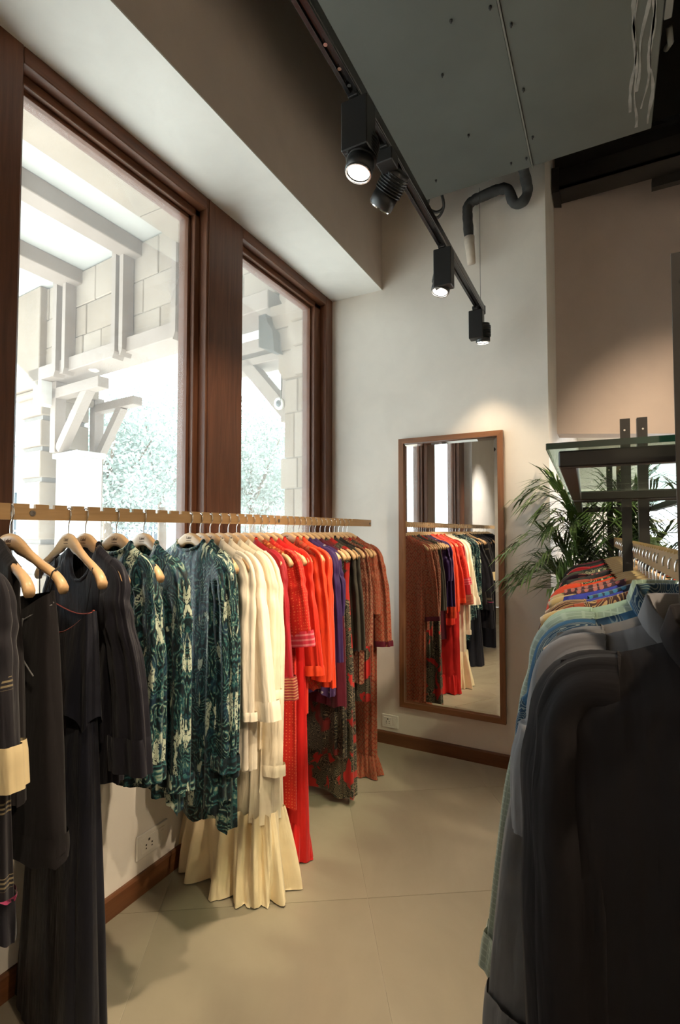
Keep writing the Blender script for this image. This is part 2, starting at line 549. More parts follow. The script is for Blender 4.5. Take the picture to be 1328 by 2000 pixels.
def window(nm, y0, y1, yl, yr):
    """y0..y1 clear opening between the posts; yl, yr widths of the sash strips at each side"""
    w = empty(nm, (XF, (y0 + y1) / 2, .80), kind='structure')
    MB().box(-1.93, XG + .05, y0, y0 + yl, .80, ZS - .065, .003).build('sash_stile', M['mahogany'], w)
    MB().box(-1.93, XG + .05, y1 - yr, y1, .80, ZS - .065, .003).build('sash_stile', M['mahogany'], w)
    MB().box(-1.93, XG + .022, y0 + yl, y0 + yl + .014, .84, ZS - .10, .002).build('glazing_bead', M['mahogany'], w)
    MB().box(-1.93, XG + .022, y1 - yr - .018, y1 - yr, .84, ZS - .10, .002).build('glazing_bead', M['mahogany'], w)
    MB().box(-1.95, XF, y0, y1, ZS - .066, ZS - .004, .003).build('head_rail', M['mahogany_y'], w)
    MB().box(-1.93, XG + .05, y0, y1, ZS - .10, ZS - .066, .003).build('sash_rail', M['mahogany_y'], w)
    MB().box(-1.93, XG + .022, y0 + yl, y1 - yr, ZS - .118, ZS - .10, .002).build('glazing_bead', M['mahogany_y'], w)
    MB().box(-1.95, XF, y0, y1, .80, .86, .003).build('bottom_rail', M['mahogany_y'], w)
    MB().box(XG - .003, XG + .003, y0 + yl, y1 - yr, .85, ZS - .10).build('window_pane', M['glass'], w)
    return w


t1 = empty('trim_1', (XF, 2.06, .8), kind='structure'); stepped_post('mullion', 1.922, 2.212, t1)
MB().box(XF - .01, XF + .006, 1.934, 1.944, .80, ZS - .01).build('bead', M['mahogany'], t1)
t2 = empty('trim_2', (XF, .86, .8), kind='structure'); stepped_post('mullion', .715, 1.000, t2)
t3 = empty('trim_3', (XF, 3.2, .8), kind='structure'); stepped_post('jamb', 3.165, 3.26, t3)
t4 = empty('trim_4', (XF, -.62, .8), kind='structure'); stepped_post('jamb', -.66, -.40, t4)
window('window_1', 1.000, 1.922, .03, .035)
window('window_2', 2.212, 3.165, .03, .085)
window('window_3', -.40, .715, .03, .03)
MB().box(-1.96, XW + .012, -.66, YB - .001, .775, .80, .004).build('trim_5', M['mahogany_y'], kind='structure')
# ------------------------------------------------------------------ ceiling services
YD = 2.95; ZD = 3.495
du = empty('ventilation_duct', (-.37, 1.0, ZD), label='wide grey galvanised ventilation duct hanging under the black ceiling', cat='duct')
MB().box(-.98, -.341, -2.4, YD, ZD, ZD + .62, .004).build('duct_panel', M['duct'], du)
MB().box(-.337, .231, -2.4, YD, ZD + .002, ZD + .62, .004).build('duct_panel', M['duct'], du)
MB().box(-.3425, -.3355, -2.4, YD, ZD - .004, ZD + .02).build('duct_seam', M['duct_seam'], du)
rs = random.Random(4)
for x, y in ((-.36, 2.86), (-.31, 2.72), (-.31, 2.40), (-.31, 2.06), (-.37, 1.95), (-.52, 1.93), (-.31, 1.72), (-.62, 2.15), (-.60, 2.55), (-.72, 1.65), (-.44, 2.86), (-.85, 2.80)):
    MB().lathe([(.006, 0), (.006, .008), (.0025, .010), (.0025, .016)], (x, y, ZD + .001), (0, 0, -1), 8).build('screw', M['screw'], du, True)
# smeared white sealant along the right edge: thin flat irregular streaks
for q in range(5):
    m = MB(); rs2 = random.Random(40 + q); L_ = []; R2 = []
    y0, y1 = 1.25 + .22 * q * (q % 2), 2.90 - .12 * (q % 3)
    for k in range(41):
        yy = y0 + (y1 - y0) * k / 40
        xc = .205 - .020 * q + .012 * math.sin(yy * 5 + q * 2) + .006 * math.sin(yy * 17 + q); wd = .0015 + .007 * abs(math.sin(yy * 6.3 + q * 1.7)) * rs2.uniform(.4, 1)
        L_.append((xc - wd, yy)); R2.append((xc + wd, yy))
    rows = [[(a[0], a[1], ZD + .0025), (a[0], a[1], ZD - .0008), (b[0], b[1], ZD - .0008), (b[0], b[1], ZD + .0025)] for a, b in zip(L_, R2)]
    m.quad_grid(rows); m.build('sealant_smear', M['sealant'], du)
du2 = empty('branch_duct', (.62, 1.0, ZD + .1), label='short grey duct section with bolted flange at the upper right', cat='duct')
MB().box(.262, .95, -2.4, 2.28, ZD + .03, ZD + .5, .004).build('duct_panel', M['duct'], du2)
MB().box(.233, .262, -2.4, 2.34, ZD + .005, ZD + .09, .003).build('flange', M['duct_seam'], du2)
for y in (1.45, 1.75, 2.05):
    MB().lathe([(.007, 0), (.007, .010)], (.275, y, ZD + .029), (0, 0, -1), 8).build('flange_bolt', M['screw'], du2)
MB().tube([(.262, 2.44, ZD + .06), (.272, 2.49, ZD + .03), (.262, 2.55, ZD + .06)], .012, 8).build('hanger_clip', M['duct_seam'], du2, True)

bm_ = empty('steel_beam', (.9, 3.78, 3.8), label='dark painted steel beam over the taupe header wall', cat='beam')
MB().box(-.29, 3.0, 3.70, 3.88, 3.80, 3.815).build('bottom_flange', M['steel_black'], bm_)
MB().box(-.29, 3.0, 3.70, 3.715, 3.80, 3.93).build('front_lip', M['steel_black'], bm_)
MB().box(-.29, 3.0, 3.80, 3.82, 3.81, 4.60).build('web', M['black_paint'], bm_)
MB().box(-.30, -.255, 3.685, 3.90, 3.775, 3.95).build('end_plate', M['steel_black'], bm_)
MB().box(.18, 2.8, 3.66, 3.70, 4.00, 4.03).build('conduit', M['track'], bm_)
MB().box(.30, 2.9, 3.88, 3.93, 3.74, 3.80).build('lower_channel', M['steel_black'], bm_)

pp = empty('lagged_pipe', (-.55, 3.17, 3.2), label='black lagged drain pipe with taped end in front of the back wall', cat='pipe')


def smooth_path(pts, n=6):
    P = [Vector(p) for p in pts]; out = []
    for i in range(len(P) - 1):
        a = P[max(i - 1, 0)]; b = P[i]; c = P[i + 1]; d = P[min(i + 2, len(P) - 1)]
        for k in range(n):
            t = k / n
            out.append(.5 * ((2 * b) + (c - a) * t + (2 * a - 5 * b + 4 * c - d) * t * t + (3 * b - a - 3 * c + d) * t ** 3))
    out.append(P[-1])
    return out


yp = 3.16
pth = smooth_path([(-.398, 3.0, 3.56), (-.396, yp - .04, 3.54), (-.393, yp, 3.50), (-.415, yp, 3.45), (-.455, yp, 3.44), (-.482, yp, 3.475), (-.505, yp, 3.545), (-.56, yp, 3.565), (-.65, yp, 3.555), (-.72, yp, 3.542), (-.752, yp, 3.515), (-.755, yp, 3.46), (-.75, yp, 3.36), (-.745, yp, 3.29)], 5)
rr = random.Random(2)
MB().tube(pth, [.030 + rr.uniform(-.002, .0035) for _ in pth], 12).build('pipe_run', M['pipe'], pp, True)
MB().tube([(-.746, yp, 3.315), (-.745, yp + .004, 3.27), (-.742, yp + .02, 3.21), (-.740, yp + .03, 3.155)], [.034, .031, .028, .026], 12).build('taped_end', M['tape'], pp, True)
ca = empty('cable_loop', (-.98, 3.1, 3.4), label='pair of black cables looping down beside the duct corner', cat='cable')
for q in range(2):
    MB().tube(smooth_path([(-.95 + q * .02, 2.94, 3.54), (-.975, 3.0 + q * .03, 3.50 - q * .015), (-.93, 3.05 + q * .03, 3.47 - q * .02), (-.88, 3.06, 3.50), (-.87, 2.945, 3.54)]), .009, 8).build('cable', M['pipe'], ca, True)

# ------------------------------------------------------------------ spotlight track and heads
ZT = 2.75; XT = -.645
tr = empty('lighting_track', (XT, 1.2, ZT), label='black ceiling lighting track running along the window side', cat='light track')
MB().box(XT - .019, XT + .019, -1.6, 3.03, ZT + .004, ZT + .045, .003).build('track_body', M['track'], tr)
for s in (-1, 1):
    MB().box(XT + s * .012 - .006, XT + s * .012 + .006, -1.6, 3.03, ZT - .004, ZT + .004, .001).build('track_lip', M['track'], tr)
MB().box(XT - .021, XT + .021, 3.025, 3.04, ZT - .005, ZT + .047, .003).build('end_cap', M['fixture'], tr)
for y in (3.0, .2): MB().tube([(XT, y, ZT + .045), (XT, y, ZD + .01)], .0012, 6).build('suspension_wire', M['fixture'], tr)
for y in (1.13, 1.21, 1.27): MB().lathe([(.006, 0), (.006, .004)], (XT + .002, y, ZT - .001), (0, 0, -1), 8).build('screw', M['chrome'], tr)
tr2 = empty('lighting_track', (.95, 1.2, ZT), label='black ceiling lighting track above the right-hand rack', cat='light track')
MB().box(.931, .969, -1.6, 3.03, ZT + .004, ZT + .045, .003).build('track_body', M['track'], tr2)
for y in (2.9, .2): MB().tube([(.95, y, ZT + .045), (.95, y, ZC - .01)], .0012, 6).build('suspension_wire', M['fixture'], tr2)


def spot_head(x, y, box, head, target, label, watt, angle=50, blend=.6, group='spotlights on the track', hl=.13, hr=.036, box_y=.055, colour=(1.0, .80, .56)):
    """track spotlight: gear box under the track and a round lamp head beside it.
    head = centre of the lamp lens, target = where it points"""
    f = empty('track_spotlight', (x, y, ZT), 0, label, 'spotlight', group)
    bw, bh = box
    MB().box(x - bw / 2, x + bw / 2, y - box_y, y + box_y, ZT - .012 - bh, ZT - .012, .003).build('gear_box', M['fixture'], f)
    MB().box(x - .016, x + .016, y - .04, y + .04, ZT - .014, ZT + .006, .002).build('track_adapter', M['fixture'], f)
    h = Vector(head); d = (Vector(target) - h).normalized()
    b = h - d * hl
    lh = MB().lathe([(hr * .62, 0), (hr * .98, .004), (hr, .02), (hr, hl * .62), (hr * 1.02, hl * .62), (hr * 1.02, hl * .98), (hr * .93, hl), (hr * .86, hl - .006)], b, d, 24, True).build('lamp_head', M['fixture'], f, True)
    for k in range(7):
        MB().lathe([(hr * 1.0, 0), (hr * 1.14, .001), (hr * 1.14, .0045), (hr * 1.0, .0055)], b + d * (.018 + k * .0095), d, 18, True).build('heat_sink_fin', M['fixture'], lh)
    MB().lathe([(hr * .80, 0), (hr * .80, .002)], h + d * -.0055, d, 24).build('lens', M['lens'], lh)
    MB().lathe([(hr * .86, 0), (hr * .95, 0), (hr * .95, .004), (hr * .86, .004)], h, d, 24, False).build('lens_ring', M['chrome'], lh)
    MB().tube([(x, y + .03, ZT - .05), tuple((Vector((x, y + .03, ZT - .05)) + (b + d * hl * .4)) / 2 + Vector((.0, 0, -.012))), tuple(b + d * hl * .4)], .011, 8).build('knuckle', M['fixture'], f, True)
    ld = bpy.data.lights.new('spot_light', 'SPOT')
    ld.energy = watt * .85; ld.color = colour; ld.spot_size = R(angle); ld.spot_blend = blend; ld.shadow_soft_size = .03
    lo = link(bpy.data.objects.new('spot_light', ld))
    lo.parent = f
    p = h + d * .012
    lo.location = p - Vector((x, y, ZT))
    lo.rotation_euler = d.to_track_quat('-Z', 'Y').to_euler()
    return f


spot_head(XT, 1.335, (.086, .152), (-.652, 1.35, 2.538), (-.98, .95, .1), 'large black spotlight nearest the camera with its lens glowing', 110, 62, .8, hl=.12, hr=.042, box_y=.032)
spot_head(XT, 1.56, (.060, .045), (-.718, 1.67, 2.640), (-1.75, 2.15, 1.75), 'black spotlight tilted away towards the window corner', 45, 60, .9, hl=.13, hr=.044, box_y=.03)
spot_head(XT, 2.235, (.082, .175), (-.668, 2.25, 2.556), (-1.02, 1.75, .1), 'middle black spotlight of the track with its lens glowing', 120, 62, .8, hr=.042, box_y=.03)
spot_head(XT - .015, 2.955, (.080, .165), (-.632, 2.995, 2.562), (-.66, 3.16, 1.2), 'farthest black spotlight at the track end above the mirror', 26, 80, 1.0, hl=.11, hr=.040, box_y=.028)
spot_head(XT, .45, (.080, .150), (-.64, .45, 2.515), (-1.15, .75, .6), 'added black spotlight on the track, unseen to the left', 40, 62, .8)  # unseen head, added to complete the lighting
spot_head(XT, -.75, (.080, .150), (-.64, -.75, 2.515), (-1.68, -1.2, 1.5), 'added black spotlight, unseen behind the camera, brightening the left wall', 130, 80, .9, colour=(1.0, .93, .84))  # added unseen head, stands in for daylight on the plain left wall
for y, tg, w, a, nm in ((1.1, (-1.15, 1.85, .6), 130, 50, 'black spotlight over the right rack turned to the ivory gown'),
                        (1.75, (-1.15, 2.35, .8), 140, 48, 'black spotlight over the right rack turned to the red dresses'),
                        (2.45, (-.45, 3.26, 1.15), 95, 66, 'black spotlight over the right rack turned to the mirror wall'),
                        (.35, (-1.25, 1.25, .75), 90, 50, 'black spotlight over the right rack turned to the teal dresses'),
                        (-.7, (3.1, -.4, 1.7), 260, 90, 'added black spotlight, unseen, turned to the right wall for ambient light'),  # added out of view to raise the ambient light
                        (-1.2, (1.2, -3.6, 1.7), 260, 90, 'added black spotlight, unseen, turned to the rear wall for ambient light'),  # second added head, bounces ambient light off the rear wall
                        (2.05, (.60, 4.3, 1.7), 150, 66, 'black spotlight over the right rack turned to the taupe wall')):
    d = (Vector(tg) - Vector((.95, y, ZT - .2))).normalized()
    spot_head(.95, y, (.08, .15), Vector((.93, y + .02, ZT - .17)) + d * .08, tg, nm, w, a, .8, 'spotlights above the right-hand rack')

# ------------------------------------------------------------------ mirror
mx0, mx1, mz0, mz1 = -1.258, -.568, .271, 2.078
mi = empty('wall_mirror', ((mx0 + mx1) / 2, YB, mz0), label='tall framed mirror on the back wall reflecting the dresses', cat='mirror')
fwid = .034; yf = YB - .034
MB().prism([(mx0, mz0), (mx0 + fwid, mz0 + fwid), (mx0 + fwid, mz1 - fwid), (mx0, mz1)], 'y', yf, YB - .002).build('frame_stile', M['mirror_frame'], mi)
MB().prism([(mx1, mz0), (mx1, mz1), (mx1 - fwid, mz1 - fwid), (mx1 - fwid, mz0 + fwid)], 'y', yf, YB - .002).build('frame_stile', M['mirror_frame'], mi)
MB().prism([(mx0, mz0), (mx1, mz0), (mx1 - fwid, mz0 + fwid), (mx0 + fwid, mz0 + fwid)], 'y', yf, YB - .002).build('frame_rail', M['mirror_frame_x'], mi)
MB().prism([(mx0, mz1), (mx0 + fwid, mz1 - fwid), (mx1 - fwid, mz1 - fwid), (mx1, mz1)], 'y', yf, YB - .002).build('frame_rail', M['mirror_frame_x'], mi)
g0, g1, g2, g3 = mx0 + fwid - .002, mx1 - fwid + .002, mz0 + fwid - .002, mz1 - fwid + .002
mb = MB(); yb = YB - .016; yg = YB - .0185; e = .024
rows = [[(g0, yb, g2), (g1, yb, g2), (g1, yb, g3), (g0, yb, g3)], [(g0 + e, yg, g2 + e), (g1 - e, yg, g2 + e), (g1 - e, yg, g3 - e), (g0 + e, yg, g3 - e)]]
mb.quad_grid(rows); mb.cap((4, 5, 6, 7)); mb.cap((3, 2, 1, 0)) if False else None
mb.build('mirror_glass', M['mirror'], mi)


# ------------------------------------------------------------------ sockets
def socket(c, wall, w, h, label):
    s = empty('wall_socket', c, 0, label, 'socket', 'wall sockets')
    cx, cy, cz = c
    def bx(a0, a1, b0, b1, d0, d1, bev=.0015):
        m = MB()
        if wall == 'back': m.box(cx + a0, cx + a1, cy - d1, cy - d0, cz + b0, cz + b1, bev)
        else: m.box(cx + d0, cx + d1, cy + a0, cy + a1, cz + b0, cz + b1, bev)
        return m
    bx(-w / 2, w / 2, -h / 2, h / 2, .0, .009, .003).build('face_plate', M['white_plastic'], s)
    bx(-w * .38, w * .12, -h * .32, h * .32, .009, .0115).build('outlet_insert', M['white_plastic'], s)
    sw = bx(w * .17, w * .38, -h * .32, h * .32, .009, .0115).build('switch_plate', M['white_plastic'], s)
    bx(w * .215, w * .335, -h * .2, h * .2, .0115, .0145).build('rocker', M['white_plastic'], sw)
    for a, b, r in ((-.13, .16, .05), (-.22, -.02, .035), (-.04, -.02, .035), (-.22, -.16, .03), (-.04, -.16, .03)):
        bx(w * a - h * r, w * a + h * r, h * b - h * r, h * b + h * r, .0115, .0122, .0004).build('pin_hole', M['socket_hole'], s)
    return s


socket((-1.337, YB, .152), 'back', .118, .088, 'white wall socket below the mirror near the skirting')
socket((XW, 1.515, .185), 'left', .16, .095, 'white wall socket low on the wall under the windows')
# ------------------------------------------------------------------ clothes rail on the window side
K = 1.065            # size of the window-side hangers and clothes against the pattern pieces below
XR = -1.35 * K; ZR0, ZR1 = 1.481, 1.5256
ZH = 1.4436           # top of the hanger wood


def rail_board(name, y0, y1, notches, label, group):
    rl = empty(name, (XR, (y0 + y1) / 2, ZR0), 0, label, 'clothes rail', group)
    poly = [(y0, ZR0), (y0, ZR1)]
    for y in sorted(notches):
        if y0 + .02 < y < y1 - .02:
            poly += [(y - .0085, ZR1), (y - .0085, ZR1 - .012), (y + .0085, ZR1 - .012), (y + .0085, ZR1)]
    poly += [(y1, ZR1), (y1, ZR0)]
    m = MB(); n = len(poly); b = 0
    for a in (XR - .005, XR + .005): m.v += [(a, u, v) for u, v in poly]
    for i in range(n):
        k = (i + 1) % n; m.f.append((i, k, n + k, n + i))
    # faces: full-length lower strip plus the teeth, so no concave n-gons
    zt = ZR1 - .012
    for off in (0, n):
        low = [i for i in range(n) if abs(poly[i][1] - zt) < 1e-6]
        top = [i for i in range(n) if abs(poly[i][1] - ZR1) < 1e-6]
        # teeth between notch pairs
        seq = list(range(1, n - 1))
        tooth = [1]
        for i in range(2, n - 1):
            if abs(poly[i][1] - ZR1) < 1e-6:
                tooth.append(i)
            if abs(poly[i][1] - zt) < 1e-6 and abs(poly[i - 1][1] - ZR1) < 1e-6:
                tooth.append(i)
            if abs(poly[i][1] - zt) < 1e-6 and abs(poly[i - 1][1] - zt) < 1e-6:
                m.f.append(tuple(off + q for q in tooth)) if len(tooth) > 2 else None
                tooth = [i]
        m.f.append(tuple(off + q for q in tooth))
        m.f.append(tuple(off + q for q in [0, 1] + low + [n - 2, n - 1]))
    m.build('notched_board', M['oak_rail'], rl)
    return rl


NOTCH = [.853 + .0525 * k for k in range(-5, 36)]
r1 = rail_board('clothes_rail', .752 * K, 2.967 * K, [y * K for y in NOTCH if y < 2.72], 'long notched oak clothes rail in front of the windows', 'oak rails on the window side')
r2 = rail_board('clothes_rail', -.50, .745 * K, [(-.40 + .0525 * k) * K for k in range(22)], 'near notched oak rail cut off by the left picture edge', 'oak rails on the window side')
r3 = rail_board('clothes_rail', -1.7, -.53, [-1.6 + .0525 * k for k in range(20)], 'short notched oak rail seen only in the mirror', 'oak rails on the window side')
for rl, ys in ((r1, (.852, 2.06, 3.136)), (r2, (.64, -.45)), (r3, (-.60, -1.6))):
    for y in ys:
        xe = XF if (y > 0 or y > -.56) else XW
        MB().tube([(xe, y, 1.5), (XR - .004, y, 1.5)], .006, 8).build('bracket_rod', M['steel_black'], rl)
        MB().lathe([(.0085, 0), (.0085, .003), (.004, .0032), (.004, .001)], (XR + .0045, y, 1.5), (1, 0, 0), 14).build('bolt_head', M['bolt'], rl)

# ------------------------------------------------------------------ hangers
HP = [(0, 0), (.03, -.005), (.06, -.022), (.09, -.043), (.13, -.064), (.17, -.080), (.20, -.094), (.215, -.106), (.225, -.120)]


def lerp_tab(tab, x):
    x = abs(x)
    if x <= tab[0][0]: return tab[0][1]
    for (a, u), (b, v) in zip(tab, tab[1:]):
        if x <= b: return u + (v - u) * (x - a) / (b - a)
    return tab[-1][1]


def hz(x, drop=1.0): return lerp_tab(HP, x) * drop


HT = [(0, .040), (.05, .038), (.08, .026), (.11, .020), (.19, .019), (.225, .022)]
HY = [(0, .0065), (.08, .0075), (.18, .010), (.225, .012)]


def hanger_mesh(drop):
    m = MB(); rows = []; N = 44
    for i in range(N + 1):
        s = -1 + 2 * i / N
        x = .225 * math.copysign(abs(s) ** .92, s)
        zt = hz(x, drop); h = lerp_tab(HT, x); t = lerp_tab(HY, x)
        sl = (hz(abs(x) + .004, drop) - hz(max(abs(x) - .004, 0), drop)) / .008 * (1 if x > 0 else -1)
        k = min(abs(sl), 1.2) * .35 * (1 if x > 0 else -1)
        ring = []
        for a, b in ((-.55, 0), (.55, 0), (1, .25), (1, .75), (.6, 1), (-.6, 1), (-1, .75), (-1, .25)):
            ring.append((x - k * b * h, a * t, zt - b * h))
        rows.append(ring)
    m.quad_grid(rows)
    m.cap(range(7, -1, -1)); m.cap([N * 8 + k for k in range(8)])
    return m


def hook_mesh(up=.0):
    p = smooth_path([(0, 0, -.01), (0, 0, .02), (.006, 0, .034), (.0125, 0, .044), (.0135, 0, .056), (.010, 0, .067), (.0, 0, .0715), (-.009, 0, .067), (-.012, 0, .058), (-.0115, 0, .050)], 5)
    return MB().tube(p, .0019, 7)


_proto = {}


def hanger(Y, X, Z, yaw, desc, group, drop=1.0, writing=True, mat='hanger', up=0.0, hs=1.0, k=1.0):
    o = empty('coat_hanger', (X, Y, Z), yaw, 'pale wooden hanger carrying ' + desc, 'hanger', group)
    o.scale = (k, k, k)
    key = (drop, mat, up)
    if key not in _proto:
        b = hanger_mesh(drop).build('hanger_arms', M[mat], o, True, world=False)
        h = hook_mesh(up).build('hook', M['chrome'], o, True, world=False)
        _proto[key] = (b.data, h.data)
    else:
        instance(_proto[key][0], 'hanger_arms', o); instance(_proto[key][1], 'hook', o)
    for c_ in o.children:
        if c_.name.startswith('hanger_arms'): c_.scale = (hs, 1, 1)
    if writing:
        if 'text' not in _proto:
            cu = bpy.data.curves.new('lettering', 'FONT'); cu.body = 'Label'; cu.size = .014; cu.align_x = 'CENTER'; cu.shear = .25; cu.extrude = .0003
            tmp = bpy.data.objects.new('tmp', cu); COL.objects.link(tmp)
            dg = bpy.context.evaluated_depsgraph_get()
            me = bpy.data.meshes.new_from_object(tmp.evaluated_get(dg))
            bpy.data.objects.remove(tmp)
            me.materials.clear(); me.materials.append(M['ink'])
            _proto['text'] = me
            ln = MB()
            rx = random.Random(3); x = -.014
            while x < .014:
                w = rx.uniform(.0008, .0018); ln.box(x, x + w, -.0003, .0003, 0, rx.uniform(.0016, .0026)); x += w + .0007
            _proto['line'] = ln.build('small_print', M['ink'], o, world=False).data
            bpy.data.objects.remove([c for c in o.children if c.name.startswith('small_print')][0])
        t = instance(_proto['text'], 'lettering', o, (0, -.0068, -.023)); t.rotation_euler = (R(90), 0, 0)
        instance(_proto['line'], 'small_print', o, (0, -.0067, -.030))
    return o


# ------------------------------------------------------------------ garments
def fourier(rnd, lo, hi, n):
    return [(rnd.randint(lo, hi), rnd.uniform(0, 6.28), rnd.uniform(.4, 1.0), rnd.uniform(-1.2, 1.2)) for _ in range(n)]


def fsum(fs, th, v):
    s = 0; w = 0
    for i, (k, p, a, dr) in enumerate(fs):
        f = k * th + p + dr * v
        s += a * (math.sin(f) if i % 2 else 2.2 * abs(math.sin(f / 2)) ** .75 - 1.5); w += a
    return s / w * 1.6


def tube_cloth(name, mat, parent, ztop, zbot, wprof, tprof, rnd, amp=.010, nf=(6, 15), hem=.008, N=112, rows=36, floor_z=None, ramp0=.25, xs=0.0, xshift=None, ypow=.62, yoff=0.0, close_top=None, ripple=0.0, xmin=None):
    """closed cloth tube hanging in the hanger plane. ztop(x,side)->z, zbot number, wprof/tprof lists over v"""
    fs = fourier(rnd, nf[0], nf[1], 5); fx = fourier(rnd, nf[0], nf[1], 3); fh = fourier(rnd, 3, 9, 4)
    m = MB(); R_ = []
    for i in range(rows + 1):
        v = (i / rows) ** 1.25
        w = lerp_tab(wprof, v); t = lerp_tab(tprof, v)
        ring = []; uvr = []
        rp = ramp0 + (1 - ramp0) * min(1, v * 1.6)
        for j in range(N):
            th = 2 * math.pi * j / N
            c, s = math.cos(th), math.sin(th)
            cx = math.copysign(abs(c) ** .72, c); sy = math.copysign(abs(s) ** ypow, s)
            x = w * cx; y = t * sy
            x0 = lerp_tab(wprof, 0) * cx
            zt = ztop(x0, s)
            z = zt + (zbot + hem * fsum(fh, th, 0) - zt) * v
            if close_top is not None:
                k = close_top(x0, s)          # 0 closed, 1 open
                q = min(1.0, (zt - z) / .05)
                q = q * q * (3 - 2 * q)
                y = y * (q + (1 - q) * k)
                y = math.copysign(max(abs(y), .0135 * min(1, (zt - z) / .012)), y) if abs(x0) < .93 * lerp_tab(wprof, 0) else y
            d = fsum(fs, th, v * 2.2) * amp * rp * (min(1, max(0, (zt - z) / .14)) if close_top is not None else 1)
            y += d * (.35 + .65 * abs(s)); x += fsum(fx, th, v * 2) * amp * .55 * rp * (min(1, max(0, (zt - z) / .14)) if close_top is not None else 1)
            if ripple: x += ripple * math.sin(z * 31 + th) * abs(c) ** 3 * v
            if xshift: x += xshift(v)
            y += yoff
            if xmin is not None and x < xmin: x = xmin + (x - xmin) * .08
            if floor_z is not None and z < floor_z + .004: z = floor_z + .004 + .004 * abs(math.sin(5 * th))
            ring.append((x, y, z)); uvr.append((th / (2 * math.pi) * 4.4 * max(w, .08) * 1.0 if False else (x if s < 0 else .9 - x), z))
        R_.append(ring); m.uv.extend(uvr)
    m.quad_grid(R_)
    return m.build(name, mat, parent, True, world=False, fix=False)


def sleeve_cloth(name, mat, parent, sg, w0, drop, L, r, rnd, out=.02, yo=-.012, th=.017, top=.062, amp=.005, cuff=None, cuffL=.06, flare=1.0, bend=0.0, zadd=0.0, xmin=None):
    def cl(q):
        q = tuple(q)
        return (xmin + (q[0] - xmin) * .12, q[1], q[2]) if xmin is not None and q[0] < xmin else q
    za = hz(w0 - .045, drop) + zadd; zb = hz(w0, drop) + zadd
    pts = [(sg * (w0 - .062), 0, za - top * .80), (sg * (w0 - .026), yo * .3, zb - top * .72), (sg * (w0 - .010), yo * .7, zb - .115), (sg * (w0 + out * .45 + bend), yo, zb - .05 - (L - .05) * .5), (sg * (w0 + out), yo, zb - L)]
    P = smooth_path(pts, 11); n = len(P); N = 40; m = MB(); rows = []
    fs = fourier(rnd, 3, 8, 5); ph = rnd.uniform(0, 6)
    acc = 0.0
    for i, p in enumerate(P):
        s = i / (n - 1)
        t = (P[min(i + 1, n - 1)] - P[max(i - 1, 0)]).normalized()
        sd_ = Vector((t.z, 0, -t.x)).normalized()
        a = top + (r - top) * min(1, s / .42)
        if s > .6: a *= 1 + (flare - 1) * (s - .6) / .4
        b = th * (.92 + .2 * math.sin(s * 3.1 + ph)); p = p + Vector((.006 * math.sin(s * 5 + ph), .005 * math.sin(s * 7 + ph * 2), 0)) * min(1, s * 2)
        if i: acc += (p - P[i - 1]).length
        ring = []
        for j in range(N):
            an = 2 * math.pi * j / N
            ca, sa = math.cos(an), math.sin(an)
            d = amp * 1.7 * min(1, s * 3) * fsum(fs, an, s * 3.2) + amp * .5 * math.sin(s * 34 + ph + an * 2) * math.exp(-((s - .55) / .16) ** 2)
            q = p + sd_ * (math.copysign(abs(ca) ** .8, ca) * (a + d)) + Vector((0, 1, 0)) * (math.copysign(abs(sa) ** .75, sa) * (b + d))
            ring.append(cl(q)); m.uv.append(((an if an < math.pi else 2 * math.pi - an) * .05 + .2 * sg, -acc))
        rows.append(ring)
    m.quad_grid(rows)
    o = m.build(name, mat, parent, True, world=False, fix=False)
    if cuff is not None:
        m = MB(); rows = []
        k0 = P[-1] + (P[-2] - P[-1]).normalized() * cuffL
        tdir = (P[-1] - P[-2]).normalized(); sd_ = Vector((tdir.z, 0, -tdir.x)).normalized()
        ae = r * flare
        for i in range(5):
            q = k0 + tdir * (cuffL * 1.03 * i / 4)
            a = ae + .006; b = th * 1.1 + .006
            if i == 0: a -= .002; b -= .002
            ring = []
            for j in range(N):
                an = 2 * math.pi * j / N; ca, sa = math.cos(an), math.sin(an)
                d = amp * 1.7 * fsum(fs, an, 3.2)
                ring.append(cl(q + sd_ * (math.copysign(abs(ca) ** .8, ca) * (a + d)) + Vector((0, 1, 0)) * (math.copysign(abs(sa) ** .75, sa) * (b + d))))
                m.uv.append((a * ca, -cuffL * i / 4))
            rows.append(ring)
        m.quad_grid(rows)
        m.build('cuff', cuff, o, True, world=False, fix=False)
    return o


def neck_band(name, mat, parent, nk, nd, drop, rad=.006, gap=.02, zadd=0.0):
    pts = []
    zb = hz(nk, drop) + .004 + zadd
    for k in range(25):
        a = 2 * math.pi * k / 24
        x = nk * math.cos(a); s = math.sin(a)
        dip = nd if s < 0 else .012
        pts.append((x, gap * s, zb - dip * abs(s) ** .9 + .001))
    m = MB().tube(pts, rad, 7, False)
    m.uv = [(p[0], p[2]) for p in m.v]
    return m.build(name, mat, parent, True, world=False, fix=False)


